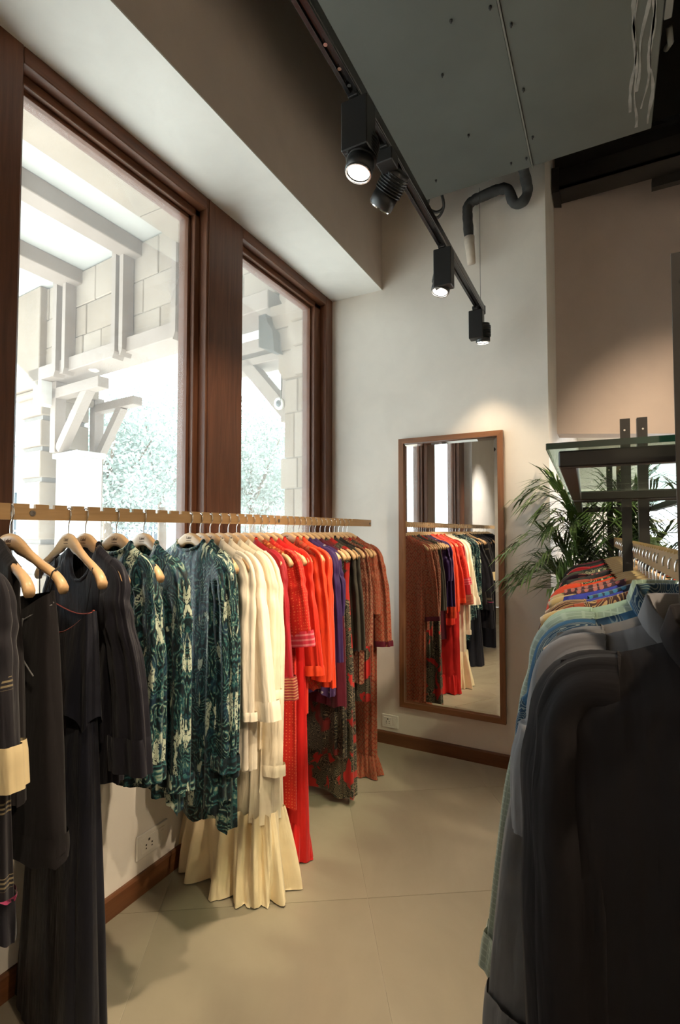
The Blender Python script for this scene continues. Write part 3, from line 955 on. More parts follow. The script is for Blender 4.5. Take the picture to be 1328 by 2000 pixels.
def shirt(name, desc, cat, group, X, Y, Z, yaw, mat, L, seed, w=.20, wl=.24, t=.020, nk=.068, nd=.075, sl=None, amp=.011, drop=1.0, hem=.008, band=None, floor_z=None, nf=(6, 15), tl=None, chest=None, rip=0.0, collar=None, k=1.0, xmin=None):
    rnd = random.Random(seed)
    g = empty(name, (X, Y, Z), yaw, desc, cat, group)
    g.scale = (k, k, k)
    zs = .0055

    def ztop(x, s):
        ax = abs(x)
        if ax >= nk: return hz(ax, drop) + zs
        k = math.cos(math.pi / 2 * ax / nk) ** .85
        return hz(nk, drop) + zs - (nd if s < 0 else .012) * k

    def close(x, s):
        ax = abs(x)
        return 0.0 if ax >= nk else min(1.0, 1.2 * math.cos(math.pi / 2 * ax / nk))
    wp = [(0, w), (.04, w + .004), (.16, chest or (w - .004)), (.45, (w + wl) / 2), (1, wl)]
    tp = [(0, .018), (.06, t * .9), (.3, t), (1, tl or t * 1.25)]
    tube_cloth('body', mat, g, ztop, -L, wp, tp, rnd, amp, nf, hem, floor_z=(floor_z - Z) / k if floor_z is not None else None, xmin=xmin, close_top=close, ripple=rip)
    if band is not None: neck_band('neckband', band, g, nk, nd, drop)
    if collar is not None:
        m = MB(); rows = []
        zb = hz(nk, drop) + .006
        for (h, o_) in ((0, .0), (.032, .006), (.034, .010), (.004, .020)):
            ring = []
            for k in range(29):
                a = math.pi * (-.42 + 1.84 * k / 28)
                s = math.sin(a); x = (nk + o_) * math.cos(a)
                ring.append((x, (.024 + o_) * s, zb + h - (.05 if s < 0 else .0) * abs(min(0, s)) ** 1.2)); m.uv.append((x, h))
            rows.append(ring)
        m.quad_grid(rows, False); m.build('collar', collar, g, True, world=False, fix=False)
    if sl:
        for sg in (1, -1):
            q = dict(sl); sm_ = q.pop('mat', mat)
            if sg < 0 and drop == 1.0: q['out'] = min(q.get('out', .02), .02); q['bend'] = 0
            sleeve_cloth('sleeve', sm_, g, sg, w, drop, rnd=rnd, xmin=xmin, **q)
    return g
# ------------------------------------------------------------------ fabrics
C = {}
C['navy'] = cloth('navy_silk', (.0075, .0068, .0125), .55, .08, .2)
C['navy2'] = cloth('ink_navy_cotton', (.0085, .0075, .013), .75, .08, .2)
C['aubergine'] = cloth('aubergine_wool', (.0085, .0065, .0075), .85, .06, .15)
C['midnight'] = cloth('midnight_crepe', (.0062, .0068, .0135), .6, .06, .2)
C['embroid'] = cloth_embroid('embroidered_navy', (.009, .0072, .011), (.20, .16, .09), (.3, .02, .05))
C['cream_cuff'] = cloth('cream_silk', (.68, .55, .32), .5, .1, .1)
C['red_piping'] = cloth('red_print_lining', (.35, .06, .04), .7, .1, .3)
C['purple_thread'] = cloth('magenta_thread', (.22, .02, .07), .7)
C['teal1'] = cloth_teal('teal_marbled_print', 0.0)
C['teal2'] = cloth_teal('teal_marbled_print_b', 3.1)
C['teal3'] = cloth_teal('teal_marbled_print_c', 7.7)
C['teal4'] = cloth_teal('teal_marbled_print_d', 5.3)
C['white'] = cloth('white_cotton', (.78, .71, .58), .8, .1, .05)
C['white_sheer'] = cloth('white_voile', (.74, .66, .54), .8, .1, .06)
C['ivory'] = cloth('ivory_crepe', (.80, .71, .54), .6, .1, .05)
C['ivory_silk'] = cloth('ivory_silk', (.82, .68, .45), .42, .1, .06)
C['crimson'] = cloth('crimson_silk', (.34, .008, .016), .5, .1, .12)
C['crimson_stripe'] = cloth_stripe('crimson_gold_stripe', (.22, .02, .02), (.42, .20, .09), 620)
C['orange_dot'] = cloth_dots('rust_gold_dots', (.36, .055, .012), (.62, .24, .05), 62, .30)
C['red_dot'] = cloth_dots('red_dotted', (.58, .018, .010), (.72, .13, .05), 85, .24)
C['red'] = cloth('scarlet_crepe', (.60, .013, .012), .5, .1, .08)
C['coral'] = cloth('coral_red_satin', (.66, .030, .012), .5, .1, .08)
C['orange'] = cloth('orange_red_silk', (.70, .055, .014), .5, .1, .08)
C['red_print'] = cloth_smallprint('dark_red_print', (.46, .05, .02), (.22, .06, .02), (.55, .20, .06), 52)
C['pink_stripe'] = cloth_stripe('pink_red_stripe', (.52, .03, .06), (.62, .18, .20), 330)
C['purple'] = cloth('violet_crepe', (.030, .010, .075), .6, .1, .12)
C['purple_print'] = cloth_dots('violet_medallion', (.05, .02, .09), (.30, .26, .28), 30, .2)
C['maroon'] = cloth('maroon_satin', (.085, .006, .017), .45, .1, .12)
C['charcoal'] = cloth('charcoal_olive_wool', (.040, .035, .026), .85, .1, .12)
C['black'] = cloth('black_crepe', (.010, .009, .009), .7, .2, .1)
C['darkfloral'] = cloth_paisley('dark_floral', (.14, .012, .010), (.012, .012, .010), (.15, .125, .08), 2.0, 9, .60)
C['paisley'] = cloth_paisley('red_black_paisley', (.42, .018, .014), (.016, .016, .012), (.20, .165, .10), 0.0, 11, .54)
C['paisley2'] = cloth_paisley('red_black_paisley_b', (.42, .018, .014), (.016, .016, .012), (.20, .165, .10), 4.0, 11, .54)
C['brownprint'] = cloth_smallprint('brick_small_print', (.34, .070, .032), (.24, .14, .075), (.07, .05, .03), 74)
C['brownprint2'] = cloth_smallprint('olive_brick_print', (.24, .06, .034), (.28, .20, .115), (.06, .045, .03), 80)
C['grey_marl'] = cloth('grey_marl', (.19, .185, .195), .9, .1, .14)
C['grey_dark'] = cloth('dark_grey_marl', (.14, .138, .142), .9, .1, .14)
C['mint'] = cloth_check('mint_check', (.27, .32, .27), (.38, .43, .37), 30)
C['mint2'] = cloth('pale_mint_cotton', (.34, .42, .345), .85, .1, .06)
C['blueprint'] = cloth_paisley('blue_batik', (.020, .085, .17), (.010, .040, .085), (.20, .24, .24), 1.0, 12, .52)
C['cobalt'] = cloth('cobalt_silk', (.035, .04, .32), .5, .2, .1)
C['blue_dot'] = cloth_dots('navy_blue_dots', (.02, .03, .06), (.04, .16, .30), 60, .3)
C['ikat'] = cloth_paisley('rust_ikat', (.30, .05, .02), (.06, .02, .02), (.45, .25, .12), 6.0, 9, .5)
C['pinkprint'] = cloth_dots('rose_dotted', (.06, .02, .03), (.42, .12, .10), 58, .3)
C['greenprint'] = cloth_paisley('olive_floral', (.10, .12, .05), (.02, .03, .02), (.42, .36, .2), 3.0, 9, .5)
C['flower'] = cloth('maroon_flower_thread', (.22, .015, .015), .9)
C['flower_core'] = cloth('mustard_thread', (.45, .22, .03), .9)

GL = 'garments on the window rail'
GH = 'hangers on the window rail'


def left(Yp, desc, yaw=-8):
    y = min(NOTCH, key=lambda q: abs(q - Yp)) if Yp > .76 else Yp
    hanger(y * K, XR, ZH, R(yaw), desc, GH, writing=Yp > .5, k=K)
    return y * K


XMIN = (-1.660 - XR) / K


def sk(L=.5, r=.05, **k):
    d = dict(L=L, r=r); d.update(k); return d


def L_shirt(Yp, name, desc, short, cat, mat, L, seed, yaw=-8, **k):
    y = left(Yp, short, yaw)
    k.setdefault('xmin', XMIN)
    return shirt(name, desc, cat, GL, XR, y, ZH, R(yaw), mat, L, seed, k=K, **k)


# --- dark pieces nearest the camera (some are seen only in the mirror)
for i, (yy, nm, ln, mt) in enumerate(((-.38, 'long black dress, farthest from the mirror', 1.2, 'black'), (-.20, 'plum-navy tunic, second from the near rail end', .86, 'navy2'), (.02, 'ink blue long dress seen in the mirror', 1.34, 'midnight'), (.22, 'navy blouse with cream cuffs seen in the mirror', .74, 'navy'), (.40, 'navy kurta seen in the mirror beside the embroidered tunic', 1.05, 'navy2'))):
    L_shirt(yy, 'dark_garment', nm + ', on the near oak rail', 'the ' + nm, 'dress', C[mt], ln, 100 + i, yaw=-5 + 2 * i, w=.20, wl=.25, t=.03, amp=.014,
            sl=sk(.55, .052, cuff=C['cream_cuff'] if 'cream' in nm else C[mt], cuffL=.07))
t0 = L_shirt(.608, 'embroidered_tunic', 'navy tunic with tan embroidery and cream cuffs at the left picture edge', 'the navy tunic with cream cuffs', 'tunic', C['embroid'], .82, 11, yaw=2, w=.20, wl=.27, t=.024, amp=.010, nd=.09, sl=sk(.42, .060, mat=C['embroid'], cuff=C['cream_cuff'], cuffL=.085, out=.04, th=.022, top=.07, flare=1.1))
tube_cloth('hem_band', C['navy2'], t0, lambda x, s: -.74, -.825, [(0, .266), (1, .271)], [(0, .036), (1, .038)], random.Random(5), .010, rows=6)
tube_cloth('red_piping', C['purple_thread'], t0, lambda x, s: -.737, -.743, [(0, .269), (1, .269)], [(0, .038), (1, .038)], random.Random(5), .010, rows=2)
L_shirt(.705, 'short_sleeved_tunic', 'dark aubergine tunic slipped off its hanger arm behind the embroidered one', 'the dark aubergine tunic', 'tunic', C['aubergine'], .60, 12, yaw=-9, w=.150, wl=.20, t=.022, amp=.008, nk=.05)

# --- aubergine skirt hung by loops
y = left(.766, 'the aubergine wide-leg trousers by loops', 0)
sk1 = empty('wide_trousers', (XR, y, ZH), 0, 'aubergine wide-leg trousers with deep hem band hung by thin loops', 'trousers', GL); sk1.scale = (K, K, K)
def _st(x, s): return -.163 + x * .15 + (-.05 * math.cos(x / .18 * 1.5) if s < 0 else 0)
tube_cloth('trouser_cloth', C['aubergine'], sk1, _st, -.735, [(0, .175), (.1, .185), (1, .235)], [(0, .024), (.2, .032), (1, .040)], random.Random(21), .008, (3, 7), .006, xmin=XMIN)
MB().tube([(.179 * math.cos(a), .030 * math.sin(a), _st(.176 * math.cos(a), math.sin(a)) - .028) for a in [2 * math.pi * k / 48 for k in range(49)]], .0022, 6, False).build('waist_seam', C['grey_dark'], sk1, True, world=False)
tube_cloth('hem_band', C['aubergine'], sk1, lambda x, s: -.70 + x * .04, -.755, [(0, .234), (1, .238)], [(0, .043), (1, .044)], random.Random(21), .008, (3, 7), .006, rows=5)
for s in (-1, 1): MB().tube([(s * .172, 0, -.163 + s * .026), (s * .190, .0, -.088), (s * .196, .006, -.078), (s * .196, -.012, -.09), (s * .172, -.012, -.163 + s * .026)], .0016, 6).build('hanging_loop', C['black'], sk1, True, world=False)
MB().tube(smooth_path([(.125, -.036, -.20), (.118, -.038, -.25), (.13, -.041, -.285), (.168, -.035, -.33)], 5), .0018, 6).build('pocket_seam', C['grey_dark'], sk1, True, world=False)

# --- navy camisole dress
y = left(.915, 'the navy camisole dress by its straps', -13)
cm = empty('camisole_dress', (XR, y, ZH), R(-13), 'long navy camisole dress with red print lining and thin straps', 'dress', GL); cm.scale = (K, K, K)
def _ct(x, s): return -.20 - (.075 if s < 0 else .03) * math.cos(x / .17 * 1.5)
tube_cloth('bodice', C['midnight'], cm, _ct, -.485, [(0, .168), (.2, .178), (1, .19)], [(0, .026), (1, .040)], random.Random(31), .008, (7, 16), .02)
MB().tube([(.166 * math.cos(a), .0255 * math.sin(a), _ct(.166 * math.cos(a), math.sin(a)) + .002) for a in [2 * math.pi * k / 48 for k in range(49)]], .0018, 6, False).build('lining_edge', C['red_piping'], cm, True, world=False)
tube_cloth('skirt', C['midnight'], cm, lambda x, s: -.44, -1.36, [(0, .165), (.4, .19), (1, .225)], [(0, .030), (.5, .045), (1, .06)], random.Random(32), .014, (7, 16), .01, floor_z=-ZH / K, xmin=XMIN)
for s in (-1, 1):
    for q in (-.01, .01): MB().tube([(s * .185, q, -.088), (s * .165, q * 1.5, -.20)], .0016, 6).build('strap', C['midnight'], cm, True, world=False)
# --- navy shirt
L_shirt(.963, 'navy_shirt', 'navy long-sleeved shirt with wide folded cuff beside the teal dresses', 'the navy long-sleeved shirt', 'shirt', C['navy'], .66, 41, yaw=-9, w=.205, wl=.20, t=.022, nk=.075, nd=.11, sl=sk(.50, .055, out=.075, cuff=C['navy'], cuffL=.085, flare=1.2, th=.02, bend=.01), band=C['navy'])

# --- four teal marbled dresses
for i, (yy, ln, yaw, tx, lab) in enumerate(((1.082, .70, -6, 'teal1', 'shortest, nearest the navy shirt'), (1.19, .80, -10, 'teal2', 'second from the navy shirt'),
                                            (1.352, .92, -9, 'teal3', 'third from the navy shirt'), (1.414, 1.0, -14, 'teal4', 'longest, next to the white blouses'))):
    L_shirt(yy, 'teal_dress', 'teal and cream marbled dress, ' + lab, 'the teal marbled dress, ' + lab, 'dress', C[tx], ln, 50 + i, yaw=yaw, w=(.19, .215, .21, .195)[i], wl=.215, t=.030, tl=.045, amp=.013, nk=.075, nd=.035 if i != 1 else .09,
            sl=sk(.60 + .04 * i, .048, out=.0, th=.024, cuff=C[tx], cuffL=.05), hem=.022, band=C[tx], nf=(7, 17))

# --- whites and ivory
L_shirt(1.463, 'white_blouse', 'sheer white pintucked blouse next to the teal dresses', 'the sheer white pintucked blouse', 'blouse', C['white_sheer'], .84, 61, yaw=-8, w=.20, wl=.21, t=.020, nd=.10, sl=sk(.56, .045, out=.01, cuff=C['white'], cuffL=.03), hem=.012, band=C['white'])
wk_ = L_shirt(1.514, 'white_kurta', 'white cotton kurta with buttoned turned-back cuff', 'the white cotton kurta', 'tunic', C['white'], .86, 62, yaw=-10, w=.205, wl=.21, t=.020, nd=.11, sl=sk(.56, .055, out=.065, cuff=C['white'], cuffL=.065, flare=1.1, th=.020), hem=.008, band=C['white'])
fl = L_shirt(1.567, 'ivory_blouse', 'ivory blouse with a maroon flower motif at the shoulder', 'the ivory blouse with maroon flower', 'blouse', C['ivory'], .80, 63, yaw=-9, w=.21, wl=.20, t=.018, nd=.10, sl=sk(.5, .060, out=.02, th=.022, cuff=C['ivory'], cuffL=.03))
fo = MB()
mo = []
for k in range(14):
    a = 2 * math.pi * k / 14
    fo.box(-.0001, .0001, 0, 0.0001, 0, .0001) if False else None
    c_, s_ = math.cos(a), math.sin(a)
    fo.tube([(.15 + c_ * .010, -.024, -.125 + s_ * .012), (.15 + c_ * .022, -.027, -.125 + s_ * .026), (.15 + c_ * .030, -.025, -.125 + s_ * .035)], [.003, .0055, .002], 6)
fo.build('flower_petals', C['flower'], fl, True, world=False)['kind'] = 'stuff'
MB().lathe([(.015, 0), (.012, .004), (.0, .006)], (.15, -.024, -.125), (0, -1, 0), 14).build('flower_centre', C['flower_core'], fl, True, world=False)

y = left(1.627, 'the ivory floor-length gown', -10)
gw = shirt('ivory_gown', 'ivory floor-length gown with a deep gathered cream ruffle hem', 'dress', GL, XR, y, ZH, R(-10), C['ivory'], 1.08, 64, k=K, xmin=XMIN, w=.21, wl=.232, t=.028, tl=.085, nd=.06, amp=.016, sl=sk(.80, .050, out=.01, th=.022, cuff=C['ivory'], cuffL=.04), nf=(8, 18), hem=.003)
def ruffle(parent, mat, zt, w0, w1, t0, t1, seed, nf=(10, 19), amp0=.022, amp1=.055, N=260, rows=26, zf=None, name='ruffle', xo=.0, yo=.0):
    rnd = random.Random(seed); fs = fourier(rnd, *nf, 5); fh = fourier(rnd, 8, 20, 4); f2 = fourier(rnd, 20, 34, 3)
    m = MB(); rws = []
    for i in range(rows + 1):
        v = i / rows; w = w0 + (w1 - w0) * v ** .8; t = t0 + (t1 - t0) * v ** .75; A = amp0 + (amp1 - amp0) * v
        ring = []
        for j in range(N):
            th = 2 * math.pi * j / N; c, s = math.cos(th), math.sin(th)
            d = A * fsum(fs, th, v * 1.3) + A * .42 * fsum(f2, th, v * 2) * (1 - v * .35)
            x = (w + d * .8) * math.copysign(abs(c) ** .8, c) + xo * v; yy = (t + d) * math.copysign(abs(s) ** .75, s) + yo * v
            z = zt + (zf - zt) * v + .012 * fsum(fh, th, 0) * (1 if 0 < v else 0) * v
            if x < XMIN: x = XMIN + (x - XMIN) * .12
            z = max(z, zf + .003 + .003 * abs(math.sin(th * 9)))
            ring.append((x, yy, z)); m.uv.append((th * .3, z))
        rws.append(ring)
    m.quad_grid(rws)
    return m.build(name, mat, parent, True, world=False, fix=False)
ruffle(gw, C['ivory_silk'], -1.045, .234, .262, .097, .135, 7, zf=-ZH / K, yo=.0)

# --- reds and oranges
L_shirt(1.70, 'crimson_kurta', 'crimson silk kurta with gold-striped cuff beside the ivory gown', 'the crimson silk kurta', 'tunic', C['crimson'], 1.02, 71, yaw=-10, w=.20, wl=.19, t=.018, nd=.12, sl=sk(.54, .048, out=.05, cuff=C['crimson_stripe'], cuffL=.085, flare=1.15, th=.018), band=C['coral'])
L_shirt(1.748, 'rust_scarf_top', 'rust and gold dotted top with pointed hem', 'the rust and gold dotted top', 'top', C['orange_dot'], .85, 72, yaw=-8, w=.19, wl=.17, t=.015, nd=.05, hem=.07, nf=(3, 7))
L_shirt(1.80, 'red_dotted_dress', 'long red dotted dress with pink-striped sleeve ends', 'the long red dotted dress', 'dress', C['red_dot'], 1.12, 73, yaw=-9, w=.205, wl=.215, t=.020, nd=.10, sl=sk(.36, .062, out=.045, cuff=C['pink_stripe'], cuffL=.06, th=.020, flare=1.05), band=C['crimson'], nf=(4, 9))
rg_ = L_shirt(1.86, 'scarlet_gown', 'scarlet floor-length gown trailing on the floor', 'the scarlet floor-length gown', 'dress', C['red'], 1.354, 74, yaw=-8, w=.205, wl=.235, t=.022, tl=.05, nd=.08, floor_z=0.0, amp=.012, nf=(5, 11))
L_shirt(1.905, 'coral_shirt', 'coral red satin shirt with tied sleeve ends', 'the coral red satin shirt', 'shirt', C['coral'], .78, 75, yaw=-10, w=.205, wl=.205, t=.020, nd=.09, sl=sk(.50, .052, out=.03, cuff=C['orange'], cuffL=.04, th=.020), band=C['coral'])
L_shirt(1.985, 'red_printed_blouse', 'dark red printed blouse with orange sleeves', 'the dark red printed blouse', 'blouse', C['red_print'], .70, 76, yaw=-9, w=.20, wl=.20, t=.020, nd=.06, sl=sk(.56, .05, mat=C['orange'], out=.02, th=.02), band=C['orange'])
L_shirt(2.04, 'orange_blouse', 'plain orange blouse between the red prints and the violet top', 'the plain orange blouse', 'blouse', C['orange'], .66, 77, yaw=-8, w=.205, wl=.20, t=.018, nd=.10, sl=sk(.60, .046, out=.015, th=.019), band=C['orange'])
L_shirt(2.098, 'violet_blouse', 'violet crepe blouse with straight sleeves', 'the violet crepe top', 'top', C['purple'], .60, 78, yaw=-7, w=.205, wl=.21, t=.018, nd=.07, sl=sk(.50, .05, out=.012, th=.019), hem=.012)
L_shirt(2.15, 'violet_print_dress', 'violet medallion print dress half hidden behind the violet top', 'the violet medallion print dress', 'dress', C['purple_print'], .78, 79, yaw=-9, w=.195, wl=.19, t=.017, nd=.06, sl=sk(.3, .05, mat=C['purple'], out=.01))
L_shirt(2.205, 'maroon_tunic', 'maroon satin tunic with turned hem', 'the maroon satin tunic', 'tunic', C['maroon'], .84, 80, yaw=-8, w=.195, wl=.225, t=.019, nd=.08, nf=(3, 7))
L_shirt(2.26, 'dark_floral_dress', 'dark floral long dress beside the maroon tunic', 'the dark floral long dress', 'dress', C['darkfloral'], 1.10, 81, yaw=-10, w=.185, wl=.20, t=.019, nd=.08)
L_shirt(2.313, 'paisley_gown', 'long red and black paisley gown with dark border near the floor', 'the long paisley gown', 'dress', C['paisley'], 1.315, 82, yaw=-8, w=.19, wl=.225, t=.019, tl=.04, amp=.013, nd=.07, nf=(7, 15))
L_shirt(2.362, 'charcoal_cardigan', 'charcoal olive long-sleeved cardigan', 'the charcoal cardigan', 'cardigan', C['charcoal'], .58, 83, yaw=-9, w=.20, wl=.20, t=.018, nd=.12, sl=sk(.50, .045, out=.012, th=.018), band=C['black'])
L_shirt(2.413, 'black_blouse', 'black blouse between the charcoal cardigan and the brick prints', 'the black blouse', 'blouse', C['black'], .62, 84, yaw=-7, w=.18, wl=.19, t=.017, nd=.10)
L_shirt(2.466, 'olive_print_kurta', 'olive and brick small-print kurta, first of the printed pair', 'the olive and brick small-print kurta', 'tunic', C['brownprint2'], .80, 85, yaw=-9, w=.20, wl=.195, t=.018, nd=.07, sl=sk(.50, .045, out=.005, th=.018))
L_shirt(2.525, 'paisley_tunic', 'knee-length red paisley tunic with black border', 'the knee-length paisley tunic', 'tunic', C['paisley2'], .91, 86, yaw=-8, w=.195, wl=.21, t=.018, nd=.08)
L_shirt(2.583, 'brick_print_shirt', 'brick small-print shirt, second last on the rail', 'the brick small-print shirt', 'shirt', C['brownprint'], .70, 87, yaw=-9, w=.20, wl=.20, t=.019, nd=.07, sl=sk(.35, .05, out=.0, th=.018))
bg_ = L_shirt(2.635, 'brick_print_gown', 'brick small-print gown reaching the floor, last on the rail by the mirror', 'the brick small-print gown', 'dress', C['brownprint'], 1.354, 88, yaw=-7, w=.205, wl=.19, t=.022, tl=.035, nd=.07, sl=sk(.53, .052, out=.035, cuff=C['maroon'], cuffL=.03, th=.02), floor_z=0.0)

# cloth pooling on the floor and a small tag
ruffle(rg_, C['red'], -1.20, .222, .235, .046, .085, 17, nf=(6, 11), amp0=.010, amp1=.026, N=160, rows=16, zf=-ZH / K, name='train')
ruffle(bg_, C['brownprint'], -1.24, .186, .215, .036, .07, 18, nf=(6, 11), amp0=.008, amp1=.022, N=140, rows=14, zf=-ZH / K, name='train')
MB().box(.035, .075, -.0265, -.0255, -.118, -.094).build('price_tag', M['white_plastic'], wk_, world=False)
MB().tube([(.05, -.020, -.060), (.052, -.025, -.08), (.055, -.026, -.095)], .0008, 5).build('tag_string', C['black'], wk_, world=False)

# ------------------------------------------------------------------ right-hand rack
RA = R(2.06)
def rk(Y): return .11 - .036 * (Y - .73)
RZ0, RZ1 = 1.372, 1.414
rack = empty('garment_rack', (.11, .73, 0), RA, 'black steel garment rack with glass shelves and a rail of hangers', 'rack')
# local frame: x across, y along the rack
for k, yy in enumerate((0.0, 1.02, 2.13)):
    for s in (-1, 1):
        MB().prism([(s * .009, yy - .002), (s * .036, yy - .002), (s * .036, yy + .001), (s * .012, yy + .001), (s * .012, yy + .026), (s * .009, yy + .026)][::s], 'z', 0.0, 1.79).build('upright', M['steel_black'], rack, world=False)
        MB().lathe([(.003, 0), (.003, .001)], (s * .024, yy - .002, 1.755), (0, -1, 0), 8).build('bolt_hole', M['chrome'], rack, world=False)
    MB().box(-.20, .20, yy - .012, yy + .024, 0.0, .012).build('foot_plate', M['steel_black'], rack, world=False)
for (a, b) in ((.085, .99), (1.10, 2.10)):
    for yy in (a, b - .025): MB().box(-.17, .17, yy, yy + .025, 1.544, 1.568, .002).build('shelf_bar', M['steel_black'], rack, world=False)
    for s in (-1, 1): MB().box(s * .17, s * .145, a + .025, b - .025, 1.544, 1.568, .002).build('shelf_bar', M['steel_black'], rack, world=False)
    gs = MB().box(-.185, .185, a - .012, b + .012, 1.5695, 1.5785).build('glass_shelf', M['glass_shelf'], rack, world=False)
    MB().box(-.1862, -.1852, a - .012, b + .012, 1.5695, 1.5785).build('shelf_edge', M['glass_edge'], gs, world=False)
    MB().box(-.185, .185, a - .0132, a - .0122, 1.5695, 1.5785).build('shelf_edge', M['glass_edge'], gs, world=False)
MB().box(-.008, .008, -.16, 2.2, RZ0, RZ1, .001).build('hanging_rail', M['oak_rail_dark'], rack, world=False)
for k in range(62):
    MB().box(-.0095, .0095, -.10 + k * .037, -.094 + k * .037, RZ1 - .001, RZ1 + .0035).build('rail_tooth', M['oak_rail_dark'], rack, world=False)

GR = 'garments on the right-hand rack'; GRH = 'hangers on the right-hand rack'
ZHR = 1.337
DR = .58


def R_shirt(Y, name, desc, short, cat, mat, L, seed, yaw=4, hs=.93, **k):
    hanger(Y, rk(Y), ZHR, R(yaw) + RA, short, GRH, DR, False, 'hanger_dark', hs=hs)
    return shirt(name, desc, cat, GR, rk(Y), Y, ZHR, R(yaw) + RA, mat, L, seed, drop=DR, **k)


R_shirt(.655, 'dark_shirt', 'black-brown long shirt nearest the camera on the right rack', 'the black-brown long shirt', 'shirt', C['aubergine'], .80, 201, yaw=-3, hs=.80, w=.165, wl=.17, t=.035, nd=.02, nk=.045, amp=.012, sl=sk(.66, .044, out=-.012, th=.026, top=.055), nf=(4, 9), collar=C['aubergine'])
R_shirt(.795, 'grey_polo', 'grey marl short-sleeved shirt with collar behind the dark shirt', 'the grey marl short-sleeved shirt', 'shirt', C['grey_marl'], .74, 202, yaw=5, hs=.88, w=.178, wl=.19, t=.03, nd=.04, nk=.055, sl=sk(.26, .052, out=.0, th=.022, top=.06), collar=C['grey_marl'], nf=(4, 9))
R_shirt(.865, 'grey_long_shirt', 'dark grey marl long-sleeved shirt on the right rack', 'the dark grey marl long-sleeved shirt', 'shirt', C['grey_dark'], .78, 203, yaw=4, hs=.88, w=.178, wl=.20, t=.03, nd=.05, nk=.055, sl=sk(.60, .050, out=.050, th=.028, cuff=C['grey_dark'], cuffL=.05, top=.06, flare=1.15), nf=(4, 9))
R_shirt(.935, 'blue_batik_shirt', 'blue batik print shirt between grey and mint', 'the blue batik print shirt', 'shirt', C['blueprint'], .70, 204, yaw=5, hs=.90, w=.188, wl=.19, t=.026, nd=.04, nk=.055, sl=sk(.28, .05, out=.0, th=.02, top=.06), collar=C['blueprint'])
R_shirt(1.005, 'mint_check_shirt', 'mint checked long-sleeved shirt on the right rack', 'the mint checked shirt', 'shirt', C['mint'], .76, 205, yaw=4, hs=.90, w=.188, wl=.20, t=.026, nd=.05, nk=.055, sl=sk(.62, .050, out=.075, th=.026, cuff=C['mint'], cuffL=.06, flare=1.1, top=.06), collar=C['mint'])
R_shirt(1.075, 'pale_mint_shirt', 'plain pale mint shirt behind the checked one', 'the plain pale mint shirt', 'shirt', C['mint2'], .74, 206, yaw=5, hs=.92, w=.19, wl=.19, t=.024, nd=.05, nk=.055, sl=sk(.58, .05, out=.02, th=.022, top=.06))


def R_fold(Y, desc, short, mat, seed, yaw=4, x0=-.20, x1=-.06, L=.62, x2=None):
    """scarf or trousers folded over one arm of the hanger"""
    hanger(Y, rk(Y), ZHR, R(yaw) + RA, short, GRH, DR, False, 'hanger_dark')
    g = empty('folded_cloth', (rk(Y), Y, ZHR), R(yaw) + RA, desc, 'trousers', GR)
    rnd = random.Random(seed); m = MB(); rows = []; f = fourier(rnd, 1, 4, 3)
    n = 24
    for i in range(n + 1):
        x = x0 + (x1 - x0) * i / n
        z0 = hz(x, DR) + .003; ring = []
        for s, zz in ((-1, -L), (-1, -L * .6), (-1, -L * .25), (-1, -.03), (-.55, .0035), (.55, .0035), (1, -.03), (1, -L * .25), (1, -L * .6), (1, -L)):
            ring.append((x + .01 * fsum(f, zz * 6, 0) * (abs(zz) / L), s * (.0155 + .006 * abs(zz) / L) + .006 * fsum(f, i / n * 6.28, zz * 3) * min(1, abs(zz) * 5), z0 + zz)); m.uv.append((x, zz * (1 if s < 0 else -1)))
        rows.append(ring)
    m.quad_grid(rows, False)
    m.build('draped_cloth', mat, g, True, world=False, fix=False)
    return g


R_fold(1.165, 'rust ikat trousers folded over a hanger behind the pale mint shirt', 'the rust ikat trousers', C['ikat'], 301, x0=-.16, x1=-.06)
R_shirt(1.215, 'blue_silk_top', 'cobalt blue silk top with dark red border', 'the cobalt blue silk top', 'top', C['cobalt'], .66, 207, yaw=4, w=.20, wl=.20, t=.02, nd=.05, sl=sk(.3, .05, mat=C['ikat'], out=.0))
R_fold(1.285, 'blue dotted trousers with rust border folded over a hanger', 'the blue dotted trousers', C['blue_dot'], 302, x0=-.135, x1=-.035, yaw=12)
R_shirt(1.345, 'cobalt_print_top', 'navy top with cobalt neck behind the blue dotted trousers', 'the navy top with cobalt neck', 'top', C['cobalt'], .66, 208, yaw=3, w=.185, wl=.19, t=.018, nd=.05)
R_fold(1.42, 'rose dotted trousers folded over a hanger, nearest of two', 'the nearest rose dotted trousers', C['pinkprint'], 303, x0=-.16, x1=-.05)
R_fold(1.50, 'rose dotted trousers folded over a hanger, farther of two', 'the farther rose dotted trousers', C['pinkprint'], 304, x0=-.19, x1=-.07)
far = [(1.57, 'orange', 'orange silk top beside the rack upright'), (1.63, 'greenprint', 'olive floral top beside the rack upright'), (1.69, 'red_print', 'dark red printed top beside the rack upright'),
       (1.82, 'black', 'black top behind the rack upright'), (1.90, 'pinkprint', 'rose dotted top behind the rack upright'), (1.98, 'greenprint', 'olive floral dress in the far bay'), (2.07, 'darkfloral', 'dark floral dress in the far bay'),
       (2.16, 'black', 'black dress in the far bay'), (2.25, 'crimson', 'crimson dress in the far bay'), (2.35, 'black', 'black tunic near the palm'), (2.46, 'aubergine', 'aubergine tunic near the palm'), (2.58, 'maroon', 'maroon tunic nearest the palm')]
for i, (yy, mt, ds) in enumerate(far):
    R_shirt(yy, 'rack_garment', ds + ', on the right rack', 'the ' + ds, 'top', C[mt], .6 + .05 * (i % 4), 220 + i, yaw=3 + (i * 7) % 5, w=.205 - .01 * (i % 3), wl=.205, t=.022, nd=.06, sl=sk(.3 + .1 * (i % 3), .05, out=.01) if i % 2 == 0 else None)
